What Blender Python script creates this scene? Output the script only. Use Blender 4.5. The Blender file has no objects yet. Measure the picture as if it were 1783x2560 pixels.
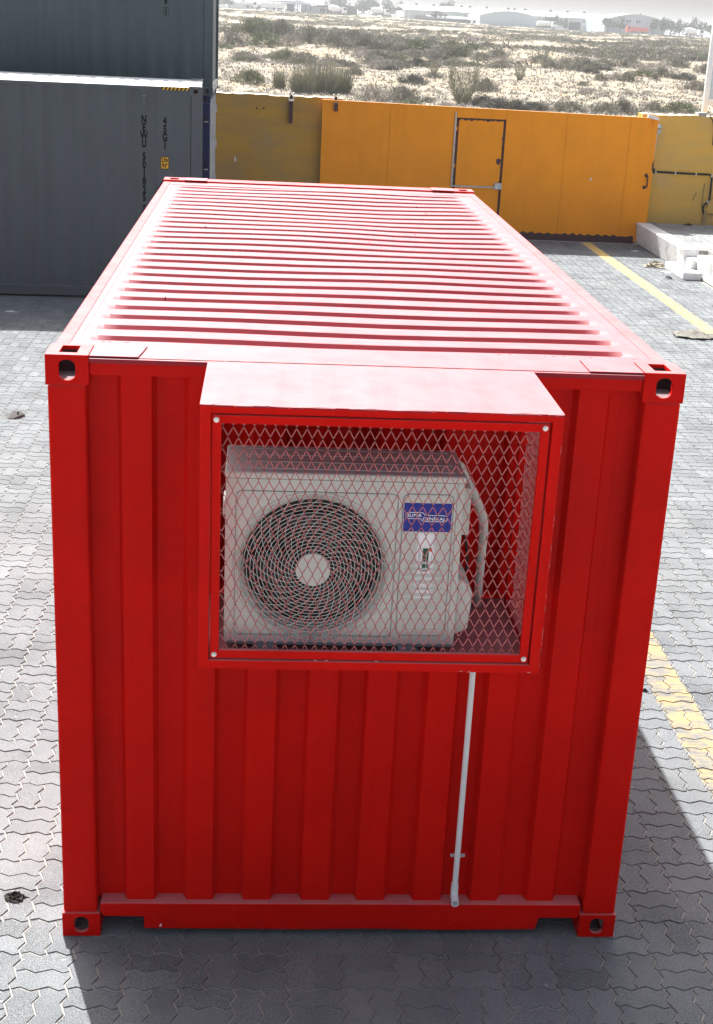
import bpy, bmesh, math, random
import numpy as np
from mathutils import Vector, Matrix

random.seed(7)
rng = np.random.default_rng(11)
S = bpy.context.scene
COL = S.collection
R = math.radians

# ------------------------------------------------------------------ camera, sky, sun, exposure
cd = bpy.data.cameras.new('camera')
cam = bpy.data.objects.new('camera', cd)
COL.objects.link(cam)
cam.location = (-0.4012, -5.0328, 3.8016)
cam.rotation_euler = (1.226739, -0.0460909, -0.0577058)
cd.sensor_fit = 'VERTICAL'
cd.sensor_height = 24.0
cd.lens = 24.0 * 3412.0 / 2560.0
cd.clip_start = 0.05
cd.clip_end = 8000
S.camera = cam

SUN = Vector((-0.244, 0.757, 1.0)).normalized()
ELEV = math.asin(SUN.z)
w = bpy.data.worlds.new("World")
S.world = w
w.use_nodes = True
wn = w.node_tree.nodes
wl = w.node_tree.links
sky = wn.new('ShaderNodeTexSky')
sky.sky_type = 'NISHITA'
sky.sun_disc = False
sky.sun_elevation = ELEV
sky.sun_rotation = math.atan2(SUN.x, SUN.y) % (2 * math.pi)
sky.air_density = 1.0
sky.dust_density = 6.0
sky.ozone_density = 1.0
sky.altitude = 0
bgn = wn['Background']
bgn.inputs['Strength'].default_value = 0.10
hs = wn.new('ShaderNodeHueSaturation')
hs.inputs['Saturation'].default_value = 0.62      # a white, dust-hazed Gulf sky
wl.new(sky.outputs[0], hs.inputs['Color'])
wl.new(hs.outputs[0], bgn.inputs['Color'])

sl = bpy.data.lights.new('sun', 'SUN')
sl.energy = 5.0
sl.angle = R(0.55)
sl.color = (1.0, 0.987, 0.968)
so = bpy.data.objects.new('sun', sl)
COL.objects.link(so)
so.rotation_euler = SUN.to_track_quat('Z', 'Y').to_euler()

S.view_settings.view_transform = 'Standard'
S.view_settings.look = 'None'
S.view_settings.gamma = 1.0
S.view_settings.use_curve_mapping = False
S.view_settings.exposure = 1.28
S.render.engine = 'CYCLES'
S.cycles.volume_bounces = 0

# ------------------------------------------------------------------ material helpers
class NT:
    def __init__(s, name):
        s.m = bpy.data.materials.new(name)
        s.m.use_nodes = True
        s.n = s.m.node_tree.nodes
        s.l = s.m.node_tree.links
        s.b = s.n['Principled BSDF']
        s._pos = None
    def put(s, sock, v):
        if isinstance(v, bpy.types.NodeSocket):
            s.l.new(v, sock)
        else:
            if isinstance(v, (tuple, list)) and len(v) == 3 and sock.type == 'RGBA':
                v = (*v, 1)
            sock.default_value = v
    def pos(s):
        if s._pos is None:
            s._pos = s.n.new('ShaderNodeNewGeometry')
        return s._pos.outputs['Position']
    def nrmz(s):
        s.pos()
        x = s.n.new('ShaderNodeSeparateXYZ')
        s.l.new(s._pos.outputs['Normal'], x.inputs[0])
        return x.outputs[2]
    def xyz(s, v=None):
        x = s.n.new('ShaderNodeSeparateXYZ')
        s.l.new(v or s.pos(), x.inputs[0])
        return x.outputs
    def scaled(s, sc):
        m = s.n.new('ShaderNodeMapping')
        s.l.new(s.pos(), m.inputs[0])
        m.inputs['Scale'].default_value = sc
        return m.outputs[0]
    def noise(s, scale, detail=3, rough=.55, vec=None):
        x = s.n.new('ShaderNodeTexNoise')
        s.l.new(vec or s.pos(), x.inputs['Vector'])
        x.inputs['Scale'].default_value = scale
        x.inputs['Detail'].default_value = detail
        x.inputs['Roughness'].default_value = rough
        return x.outputs['Fac']
    def math(s, op, a, b=0.0, c=None):
        x = s.n.new('ShaderNodeMath')
        x.operation = op
        s.put(x.inputs[0], a)
        s.put(x.inputs[1], b)
        if c is not None:
            s.put(x.inputs[2], c)
        return x.outputs[0]
    def rng(s, v, a, b, c=0.0, d=1.0, smooth=True):
        x = s.n.new('ShaderNodeMapRange')
        if smooth:
            x.interpolation_type = 'SMOOTHSTEP'
        s.put(x.inputs['Value'], v)
        x.inputs['From Min'].default_value = a
        x.inputs['From Max'].default_value = b
        x.inputs['To Min'].default_value = c
        x.inputs['To Max'].default_value = d
        return x.outputs[0]
    def mix(s, f, a, b, mode='MIX'):
        x = s.n.new('ShaderNodeMix')
        x.data_type = 'RGBA'
        x.blend_type = mode
        s.put(x.inputs[0], f)
        s.put(x.inputs[6], a)
        s.put(x.inputs[7], b)
        return x.outputs[2]
    def attr(s, name):
        x = s.n.new('ShaderNodeAttribute')
        x.attribute_name = name
        return x.outputs['Fac']
    def bump(s, h, strength=.3, dist=.002):
        x = s.n.new('ShaderNodeBump')
        x.inputs['Strength'].default_value = strength
        x.inputs['Distance'].default_value = dist
        s.l.new(h, x.inputs['Height'])
        s.l.new(x.outputs[0], s.b.inputs['Normal'])
    def done(s, col, rough=.5, metal=0.0, spec=.5):
        s.put(s.b.inputs['Base Color'], col)
        s.put(s.b.inputs['Roughness'], rough)
        s.put(s.b.inputs['Metallic'], metal)
        s.put(s.b.inputs['Specular IOR Level'], spec)
        return s.m

def paint(name, col, dustc=None, dust=0.0, rough=.45, var=.12, streak=0.0, chips=None, spec=.5, bump=.15, metal=0.0, wavy=0.0, up0=.25):
    t = NT(name)
    n1 = t.noise(2.2, 4)
    n2 = t.noise(26, 3)
    f = t.math('ADD', t.math('MULTIPLY', n1, .7), t.math('MULTIPLY', n2, .3))
    v = t.rng(f, .3, .7, 1 - var, 1 + var)
    c = t.mix(1.0, (*col, 1), t_comb(t, v), 'MULTIPLY')
    if streak:
        sn = t.noise(1.0, 3, .6, t.scaled((9, 9, .35)))
        c = t.mix(t.rng(sn, .42, .75, 0, streak), c, tuple(x * .62 for x in col))
    if chips:
        cn = t.noise(46, 2, .7)
        c = t.mix(t.rng(cn, .735, .75, 0, 1), c, chips)
    rr = t.rng(n1, .3, .7, rough - .05, rough + .08)
    if dustc:
        up = t.rng(t.nrmz(), up0, .97, 0, 1)
        dn = t.rng(t.noise(7, 5, .65), .25, .75, .72, 1.0)
        dm = t.math('MULTIPLY', t.math('MULTIPLY', up, dn), dust)
        c = t.mix(dm, c, dustc)
        rr = t.math('ADD', rr, t.math('MULTIPLY', dm, .1))
    h = t.noise(160, 2)
    if wavy:
        h = t.math('ADD', h, t.math('MULTIPLY', t.noise(3.0, 2), wavy))
    t.bump(h, bump, .001)
    return t.done(c, rr, metal, spec)

def t_comb(t, v):
    x = t.n.new('ShaderNodeCombineColor')
    for i in range(3):
        t.l.new(v, x.inputs[i])
    return x.outputs[0]

def flat(name, col, rough=.6, metal=0.0, spec=.22, var=.08):
    return paint(name, col, rough=rough, metal=metal, spec=spec, var=var, bump=.08)

# ------------------------------------------------------------------ materials
RED = (.55, .0042, .0018)
M = {}
M['red'] = paint('red_paint', RED, (.52, .28, .285), .62, .42, .10, chips=None, spec=.05, bump=.12, wavy=1.5)
M['red_roof'] = paint('red_paint_roof', (.27, .012, .024), (.39, .205, .212), .66, .50, .10, spec=.2, bump=.1, up0=.60)  # dusty crests; the purple-dark base puts the rib slopes' shade into the colour
M['red_mesh'] = paint('red_paint_mesh', (.46, .12, .12), (.6, .40, .40), .6, .4, .1, spec=.3)
M['red_worn'] = paint('red_paint_worn_edge', (.5, .2, .19), rough=.6)
M['seam'] = flat('seam_sealant', (.05, .012, .012), .7)
M['grey'] = paint('grey_container_paint', (.078, .097, .110), (.6, .6, .58), .85, .48, .06, streak=.2, spec=.2)
M['grey2'] = paint('slate_container_paint', (.058, .086, .098), (.5, .5, .5), .7, .45, .08, streak=.25, spec=.2)
M['navy'] = paint('navy_container_paint', (.012, .022, .085), (.4, .4, .4), .6, .42, .15, spec=.15)
M['shaded_primer'] = paint('dusty_shade_primer', (.055, .032, .036), (.40, .30, .31), .5, .7, .1, spec=.1)  # dark primer inside the castings, with the holes' shade in its colour
M['galv'] = flat('galvanised_steel', (.42, .46, .48), .45, .55, .5, .25)
M['black'] = flat('black_rubber', (.012, .012, .013), .6)
M['ink'] = flat('black_print', (.006, .006, .007), .6, var=.02, spec=.05)
M['hidden_dark'] = flat('dark_inside', (.02, .018, .018), .8)
M['yel'] = flat('yellow_label', (.72, .40, .03), .4, var=.03)
M['white_pl'] = paint('white_plastic', (.72, .73, .74), rough=.35, var=.04)
M['acbody'] = paint('ac_casing_paint', (.58, .585, .55), (.44, .42, .43), .35, .42, .04, spec=.25)
M['acdark'] = flat('ac_base_grey', (.24, .25, .27), .45)
M['acwire'] = flat('grille_wire', (.6, .61, .6), .35, var=.03)
M['fanblack'] = flat('fan_black', (.012, .012, .012), .35)
M['foam'] = flat('pipe_insulation', (.62, .60, .56), .75, var=.12)
M['stkblue'] = flat('sticker_blue', (.022, .035, .30), .3, var=.02)
M['stkwhite'] = flat('sticker_white', (.88, .89, .92), .35, var=.02)
M['stkgreen'] = flat('sticker_green', (.01, .09, .05), .35, var=.02)
M['stkred'] = flat('sticker_red', (.7, .09, .03), .35, var=.02)
M['stkgrey'] = flat('sticker_print_grey', (.22, .22, .22), .4, var=.02)
M['zinc'] = flat('zinc_bolt', (.66, .67, .66), .35, .6, .5)
M['gate'] = paint('gate_orange_paint', (.90, .315, .009), (.8, .6, .40), .5, .5, .05, streak=.10, bump=.1, spec=.12)
M['maroon'] = paint('maroon_primer', (.058, .014, .018), rough=.6, var=.2)
M['cable'] = flat('dark_conduit', (.02, .02, .02), .6)
M['tan'] = flat('tan_pipe', (.33, .24, .11), .7, var=.2)
M['concrete'] = paint('raw_concrete', (.34, .335, .32), rough=.9, var=.25)
M['cabin'] = paint('white_cabin_paint', (.78, .80, .82), rough=.35, var=.03)
M['cabinb'] = paint('pale_blue_panel', (.50, .60, .66), rough=.35, var=.03)

def wallmat(name, a, b, c):
    t = NT(name)
    band = t.noise(1.0, 5, .62, t.scaled((.55, .55, 3.2)))
    blot = t.noise(1.3, 5, .6)
    col = t.mix(t.rng(band, .38, .66), a, b)
    col = t.mix(t.rng(blot, .45, .72, 0, .75), col, c)
    pits = t.noise(34, 2, .6)
    col = t.mix(t.rng(pits, .715, .74, 0, .8), col, (.05, .035, .015))
    up = t.rng(t.nrmz(), .6, .9)
    cn = t.rng(t.noise(9, 4, .7), .35, .65, .35, 1)
    col = t.mix(t.math('MULTIPLY', up, cn), col, (.62, .60, .56))
    h = t.math('ADD', t.noise(60, 4, .65), t.math('MULTIPLY', t.noise(9, 3), 1.2))
    t.bump(h, .5, .006)
    return t.done(col, .88, 0, .10)
M['wall_l'] = wallmat('ochre_render_shade_tint', (.52, .29, .045), (.42, .25, .07), (.38, .255, .10))  # darker copy of the render, the left wall's shade put into the colour
M['wall_r'] = wallmat('ochre_render_bounce_tint', (.72, .42, .085), (.64, .40, .11), (.56, .38, .16))  # lighter copy, light bounced off the platform put into the colour

def white_concrete():
    t = NT('whitewashed_concrete')
    n = t.noise(3.5, 6, .7)
    c = t.mix(t.rng(n, .45, .68), (.74, .74, .73), (.48, .475, .46))
    cr = t.noise(1.0, 5, .75, t.scaled((14, 14, 4)))
    c = t.mix(t.rng(cr, .66, .70, 0, .85), c, (.13, .12, .10))
    t.bump(t.noise(30, 5, .7), .5, .006)
    return t.done(c, .85, 0, .3)
M['whitecon'] = white_concrete()

def paver_mat(line=True):
    t = NT('concrete_paver' if line else 'platform_paver')
    tone = t.attr('tone')
    n = t.noise(2.0, 5, .6)
    sp = t.noise(420, 2, .8)
    sp2 = t.noise(170, 3, .75)
    v = t.math('ADD', t.rng(tone, 0, 1, .84, 1.10, False), t.rng(n, .3, .7, -.13, .13))
    v = t.math('ADD', v, t.rng(sp, .38, .62, -.42, .36))
    v = t.math('ADD', v, t.rng(sp2, .38, .62, -.30, .22))
    c = t.mix(1.0, (.173, .184, .189, 1) if line else (.27, .275, .275, 1), t_comb(t, v), 'MULTIPLY')
    blotch = t.noise(.55, 4, .6)
    c = t.mix(t.rng(blotch, .5, .75, 0, .4), c, (.225, .222, .212))
    spots = t.noise(23, 2, .5)
    c = t.mix(t.rng(spots, .73, .76, 0, .8), c, (.34, .35, .36))
    stain = t.noise(5.5, 3, .7)
    c = t.mix(t.rng(stain, .68, .76, 0, .5), c, (.075, .075, .082))
    if line:
        x, y, z = t.xyz()
        wob = t.rng(t.noise(6, 2), .3, .7, -.010, .010)
        xw = t.math('ADD', x, wob)
        def band(a, b):
            return t.math('MULTIPLY', t.math('GREATER_THAN', xw, a), t.math('LESS_THAN', xw, b))
        strk = t.noise(1.0, 4, .6, t.rotscaled()) if hasattr(t, 'rotscaled') else t.noise(16, 4, .7)
        far = band(5.66, 5.86)
        near = band(2.035, 2.262)
        st = t.n.new('ShaderNodeMapping')
        t.l.new(t.pos(), st.inputs[0])
        st.inputs['Rotation'].default_value = (0, 0, .75)
        st.inputs['Scale'].default_value = (7, 55, 1)
        sn = t.noise(1.0, 3, .6, st.outputs[0])
        wearN = t.math('ADD', t.rng(sn, .42, .60, 0, .6), t.rng(t.noise(4.5, 4, .7), .38, .62, -.25, .55))
        nearm = t.math('MULTIPLY', near, t.math('SUBTRACT', .95, t.math('MINIMUM', t.math('MAXIMUM', wearN, 0), .85)))
        farm = t.math('MULTIPLY', far, t.rng(t.noise(20, 4, .7), .3, .5, .78, .96))
        c = t.mix(farm, c, (.62, .45, .17))
        c = t.mix(nearm, c, (.36, .275, .14))
    h = t.math('ADD', t.math('MULTIPLY', sp, .6), sp2)
    t.bump(h, .55, .0018)
    return t.done(c, .9, 0, .08)
M['paver'] = paver_mat(True)
M['paver_plat'] = paver_mat(False)

def joint_mat():
    t = NT('joint_sand')
    n = t.noise(30, 5, .7)
    c = t.mix(t.rng(n, .35, .65), (.34, .325, .295), (.27, .26, .24))
    d = t.noise(2.2, 4, .6)
    c = t.mix(t.rng(d, .5, .7, 0, .6), c, (.20, .19, .175))
    t.bump(t.noise(250, 3, .7), .6, .003)
    return t.done(c, .95, 0, .2)
M['joint'] = joint_mat()

def sand_mat():
    t = NT('desert_sand')
    n = t.noise(.35, 5, .6)
    c = t.mix(t.rng(n, .35, .65), (.345, .275, .18), (.285, .242, .185))
    sp = t.noise(1.0, 4, .7, t.scaled((1.1, 1.8, 1.8)))
    c = t.mix(t.rng(sp, .55, .70, 0, .75), c, (.19, .17, .145))
    fine = t.noise(5, 4, .75)
    c = t.mix(t.rng(fine, .50, .60, 0, .6), c, (.15, .135, .115))
    pale = t.noise(.12, 3, .6)
    c = t.mix(t.rng(pale, .5, .7, 0, .5), c, (.37, .325, .255))
    t.bump(t.noise(3, 5, .7), .7, .08)
    return t.done(c, .95, 0, .1)
M['sand'] = sand_mat()

def leafmat(name, a, b):
    t = NT(name)
    tone = t.attr('tone')
    big = t.noise(.5, 2)
    f = t.math('ADD', t.math('MULTIPLY', tone, .7), t.rng(big, .3, .7, 0, .3))
    c = t.mix(f, a, b)
    return t.done(c, .8, 0, .15)
M['l_shrub'] = leafmat('shrub_foliage', (.15, .145, .12), (.34, .325, .275))
M['l_dark'] = leafmat('dark_shrub_foliage', (.11, .107, .092), (.27, .26, .225))
M['l_green'] = leafmat('green_shrub_foliage', (.12, .13, .08), (.28, .295, .20))
M['l_grey'] = leafmat('dry_grey_twigs', (.21, .195, .17), (.44, .41, .37))
M['l_broom'] = leafmat('broom_stems', (.15, .15, .105), (.38, .37, .28))
M['l_tree'] = leafmat('tree_foliage', (.045, .065, .035), (.13, .16, .09))
M['bark'] = flat('bark', (.12, .09, .065), .9, var=.3)

# ------------------------------------------------------------------ mesh helpers
WO = {}   # world origin of each object
def tag(o, label=None, cat=None, group=None, kind=None):
    if label: o['label'] = label
    if cat: o['category'] = cat
    if group: o['group'] = group
    if kind: o['kind'] = kind
    return o

def empty(name, loc, label=None, cat=None, group=None, kind=None):
    o = bpy.data.objects.new(name, None)
    o.empty_display_size = .2
    COL.objects.link(o)
    o.location = loc
    WO[o.name] = Vector(loc)
    return tag(o, label, cat, group, kind)

def place(o, origin, parent=None):
    origin = Vector(origin)
    COL.objects.link(o)
    WO[o.name] = origin
    if parent is not None:
        o.parent = parent
        o.location = origin - WO[parent.name]
    else:
        o.location = origin
    return o

class MB:
    def __init__(s):
        s.v = []
        s.f = []
        s.mi = []
        s.cm = 0
    def face(s, idx):
        s.f.append(idx)
        s.mi.append(s.cm)
    def vert(s, *ps):
        n = len(s.v)
        s.v.extend([tuple(p) for p in ps])
        return list(range(n, n + len(ps)))
    def box(s, x0, x1, y0, y1, z0, z1):
        i = s.vert((x0, y0, z0), (x1, y0, z0), (x1, y1, z0), (x0, y1, z0), (x0, y0, z1), (x1, y0, z1), (x1, y1, z1), (x0, y1, z1))
        for q in ((0, 3, 2, 1), (4, 5, 6, 7), (0, 1, 5, 4), (1, 2, 6, 5), (2, 3, 7, 6), (3, 0, 4, 7)):
            s.face([i[k] for k in q])
        return s
    def hexa(s, pts):
        i = s.vert(*pts)
        for q in ((0, 3, 2, 1), (4, 5, 6, 7), (0, 1, 5, 4), (1, 2, 6, 5), (2, 3, 7, 6), (3, 0, 4, 7)):
            s.face([i[k] for k in q])
        return s
    def prism(s, poly, a, b, axis='y'):
        """poly: 2D points; axis y: (x,z) ; x: (y,z) ; z: (x,y)"""
        def P(u, v, t):
            return {'y': (u, t, v), 'x': (t, u, v), 'z': (u, v, t)}[axis]
        n = len(poly)
        i = s.vert(*[P(u, v, a) for u, v in poly])
        j = s.vert(*[P(u, v, b) for u, v in poly])
        s.face(i)
        s.face(j[::-1])
        for k in range(n):
            s.face([i[k], j[k], j[(k + 1) % n], i[(k + 1) % n]])
        return s
    def tube(s, pts, r, n=8, closed=False, cap=True):
        pts = [Vector(p) for p in pts]
        N = len(pts)
        rs = r if isinstance(r, (list, tuple)) else [r] * N
        rings = []
        up = None
        for k in range(N):
            if closed:
                d = pts[(k + 1) % N] - pts[k - 1]
            else:
                d = pts[min(k + 1, N - 1)] - pts[max(k - 1, 0)]
            d.normalize()
            if up is None:
                up = Vector((0, 0, 1)) if abs(d.z) < .9 else Vector((0, 1, 0))
            a = (up - d * up.dot(d))
            if a.length < 1e-6:
                a = d.orthogonal()
            a.normalize()
            up = a
            b = d.cross(a)
            rings.append(s.vert(*[pts[k] + (a * math.cos(2 * math.pi * q / n + math.pi / 4) + b * math.sin(2 * math.pi * q / n + math.pi / 4)) * rs[k] for q in range(n)]))
        for k in range(N if closed else N - 1):
            A = rings[k]
            B = rings[(k + 1) % N]
            for q in range(n):
                s.face([A[q], A[(q + 1) % n], B[(q + 1) % n], B[q]])
        if cap and not closed:
            s.face(rings[0][::-1])
            s.face(rings[-1])
        return s
    def cyl(s, c, axis, r, h, n=16, r2=None):
        c = Vector(c)
        ax = {'x': Vector((1, 0, 0)), 'y': Vector((0, 1, 0)), 'z': Vector((0, 0, 1))}[axis]
        return s.tube([c, c + ax * h], [r, r if r2 is None else r2], n)
    def build(s, name, mats, parent=None, origin=None, smooth=False, bevel=0, seg=2, fix=True, auto=None):
        if origin is None:
            if parent is not None:
                origin = WO[parent.name]
            else:
                a = np.array(s.v)
                lo = a.min(0)
                hi = a.max(0)
                origin = ((lo[0] + hi[0]) / 2, (lo[1] + hi[1]) / 2, lo[2])
        origin = Vector(origin)
        me = bpy.data.meshes.new(name)
        me.from_pydata([tuple(Vector(p) - origin) for p in s.v], [], s.f)
        if not isinstance(mats, (list, tuple)):
            mats = [mats]
        for m in mats:
            me.materials.append(m)
        if len(mats) > 1:
            me.polygons.foreach_set('material_index', s.mi)
        if fix:
            bm = bmesh.new()
            bm.from_mesh(me)
            bmesh.ops.recalc_face_normals(bm, faces=bm.faces)
            bm.to_mesh(me)
            bm.free()
        if smooth:
            me.polygons.foreach_set('use_smooth', [True] * len(me.polygons))
            if auto:
                try:
                    me.set_sharp_from_angle(angle=R(auto))
                except Exception:
                    pass
        me.update()
        o = bpy.data.objects.new(name, me)
        place(o, origin, parent)
        if bevel:
            b = o.modifiers.new('bevel', 'BEVEL')
            b.width = bevel
            b.segments = seg
            b.limit_method = 'ANGLE'
            b.angle_limit = R(40)
        return o

def box(name, m, parent, x0, x1, y0, y1, z0, z1, bevel=0, **k):
    return MB().box(x0, x1, y0, y1, z0, z1).build(name, m, parent, bevel=bevel, **k)

def text(name, s, size, loc, m, parent, sx=1.0, rot=0.0, depth=.0006, align='CENTER', shear=0, spacing=1.0, offset=0):
    """text facing -y; rot turns it in its own plane"""
    cu = bpy.data.curves.new(name, 'FONT')
    cu.body = s
    cu.size = size
    cu.align_x = align
    cu.align_y = 'CENTER'
    cu.extrude = depth
    cu.shear = shear
    cu.space_character = spacing
    cu.offset = offset
    cu.resolution_u = 3
    to = bpy.data.objects.new('tmp', cu)
    COL.objects.link(to)
    bpy.context.view_layer.update()
    me = bpy.data.meshes.new_from_object(to)
    bpy.data.objects.remove(to)
    bpy.data.curves.remove(cu)
    me.name = name
    me.materials.clear()
    me.materials.append(m)
    mt = Matrix.Rotation(R(90), 4, 'X') @ Matrix.Rotation(rot, 4, 'Z') @ Matrix.Diagonal((sx, 1, 1, 1))
    me.transform(mt)
    o = bpy.data.objects.new(name, me)
    place(o, loc, parent)
    return o

def mesh_np(name, V, F, m, parent=None, origin=(0, 0, 0), tone=None, smooth=False):
    """V (n,3), F (m,3|4) ints; tone per face"""
    me = bpy.data.meshes.new(name)
    V = np.asarray(V, np.float32) - np.array(origin, np.float32)
    F = np.asarray(F, np.int32)
    k = F.shape[1]
    me.vertices.add(len(V))
    me.vertices.foreach_set('co', V.ravel())
    me.loops.add(F.size)
    me.loops.foreach_set('vertex_index', F.ravel())
    me.polygons.add(len(F))
    me.polygons.foreach_set('loop_start', np.arange(0, F.size, k, dtype=np.int32))
    me.polygons.foreach_set('loop_total', np.full(len(F), k, np.int32))
    me.materials.append(m)
    if tone is not None:
        a = me.attributes.new('tone', 'FLOAT', 'FACE')
        a.data.foreach_set('value', np.asarray(tone, np.float32))
    me.polygons.foreach_set('use_smooth', np.full(len(F), smooth))
    me.update(calc_edges=True)
    if name is None:
        return me
    o = bpy.data.objects.new(name, me)
    place(o, origin, parent)
    return o

# ------------------------------------------------------------------ terrain
def ht(x, y):
    x = np.asarray(x, float)
    y = np.asarray(y, float)
    t = np.clip((y - 25) / 575, 0, 1)
    b = t * (7 - np.clip(x + 2, -60, 260) * .0155)
    a = np.clip((y - 32) / 50, 0, 1) * np.clip((640 - y) / 60, 0, 1)
    n = (np.sin(x * .31 + y * .11 + 1.3) * np.sin(y * .19 - x * .07) * .16 + np.sin(x * .13 - y * .05 + .4) * np.sin(y * .083 + x * .03 + 2) * .34
         + np.sin(x * .83 + 1.1 * np.sin(y * .4)) * np.sin(y * .61 + .9) * .06 + np.sin(x * .047 + y * .021) * np.sin(y * .037 - .6) * .45 * np.clip(y / 250, 0, 1))
    m = 1.5 * np.exp(-((x + 1.0) / 9) ** 2 - ((y - 148) / 12) ** 2) + .9 * np.exp(-((x - 19) / 12) ** 2 - ((y - 128) / 9) ** 2) + .7 * np.exp(-((x - 38) / 14) ** 2 - ((y - 120) / 9) ** 2)
    return b + a * n + m

def make_terrain():
    ys = np.concatenate([[-3500, -800, -150, -20, 21.9], np.geomspace(23, 700, 330), [760, 900, 1200, 1800, 3500]])
    u = np.linspace(-1, 1, 201)
    u = np.sign(u) * np.abs(u) ** 1.15
    V = []
    for y in ys:
        hw = 30 + .45 * max(y, 0)
        xs = .058 * y + u * hw
        xs = np.concatenate([[-4000], xs, [4000]])
        z = ht(xs, np.full_like(xs, y))
        if y < 22:
            z = z * 0 - .02
        V.append(np.stack([xs, np.full_like(xs, y), z - .02], 1))
    n = len(V[0])
    V = np.concatenate(V)
    r = np.arange(len(ys) - 1)[:, None] * n + np.arange(n - 1)[None, :]
    r = r.ravel()
    F = np.stack([r, r + 1, r + n + 1, r + n], 1)
    o = mesh_np('desert_ground', V, F, M['sand'], smooth=True)
    tag(o, kind='structure')
make_terrain()

# ------------------------------------------------------------------ pavement of interlocking pavers
CS = .2283
PX0, PY0 = -.468, -.347
AMP = .0125
HE = [(0, 0), (.16, AMP), (.36, -AMP), (.5, 0), (.66, AMP), (.86, -AMP), (1, 0)]
VE = [(0, 0), (.14, -AMP), (.34, AMP), (.5, 0), (.64, -AMP), (.84, AMP), (1, 0)]
def paver_outline(kind):
    if kind == 'H':
        bot = [(t * CS, o) for t, o in HE if t != .5]
        right = [(CS + o, t * CS) for t, o in VE if 0 < t < .5]
        top = [(t * CS, CS / 2 + o) for t, o in HE if t != .5][::-1]
        left = [(o, t * CS) for t, o in VE if 0 < t < .5][::-1]
    else:
        bot = [(t * CS, o) for t, o in HE if t <= .5]
        right = [(CS / 2 + o, t * CS) for t, o in VE if 0 < t < 1 and t != .5]
        top = [(t * CS, CS + o) for t, o in HE if t <= .5][::-1]
        left = [(o, t * CS) for t, o in VE if 0 < t < 1 and t != .5][::-1]
    return np.array(bot + right + top + left)
def inset(P, d):
    n = len(P)
    out = []
    for i in range(n):
        a, b, c = P[i - 1], P[i], P[(i + 1) % n]
        e1 = (b - a) / np.linalg.norm(b - a)
        e2 = (c - b) / np.linalg.norm(c - b)
        n1 = np.array([-e1[1], e1[0]])
        n2 = np.array([-e2[1], e2[0]])
        m = n1 + n2
        m = m / max(np.dot(m, m), .6) * 2 * d
        out.append(b + m)
    return np.array(out)
PROTO = {}
for k in 'HV':
    o_ = paver_outline(k)
    cen = o_.mean(0)
    outer = inset(o_, .0032)
    inner = inset(o_, .0052)
    PROTO[k] = (outer - cen, inner - cen, cen)

def paver_mesh(kind, tone, m, seed):
    rr = np.random.default_rng(seed)
    outer, inner, cen = PROTO[kind]
    n = len(outer)
    z = rr.normal(0, .00015, n)
    v = [(x, y, -.0062) for x, y in outer] + [(x, y, zz) for (x, y), zz in zip(inner, z)]
    f = [[i, (i + 1) % n, n + (i + 1) % n, n + i] for i in range(n)] + [list(range(n, 2 * n))]
    me = bpy.data.meshes.new('paver')
    me.from_pydata(v, [], f)
    me.materials.append(m)
    a = me.attributes.new('tone', 'FLOAT', 'FACE')
    a.data.foreach_set('value', [tone] * len(f))
    me.update()
    return me

pavement = MB().box(-30, 40, -30, 21.5, -.3, -.0056).build('pavement', M['joint'], origin=(0, 0, 0))
tag(pavement, kind='structure')

def camproj(x, y, z=0.0):
    mw = Matrix.Translation(cam.location) @ cam.rotation_euler.to_matrix().to_4x4()
    q = mw.inverted() @ Vector((x, y, z))
    if q.z > -0.1:
        return None
    f = 3412.0
    return 891.5 + f * q.x / -q.z, 1280 - f * q.y / -q.z

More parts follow.
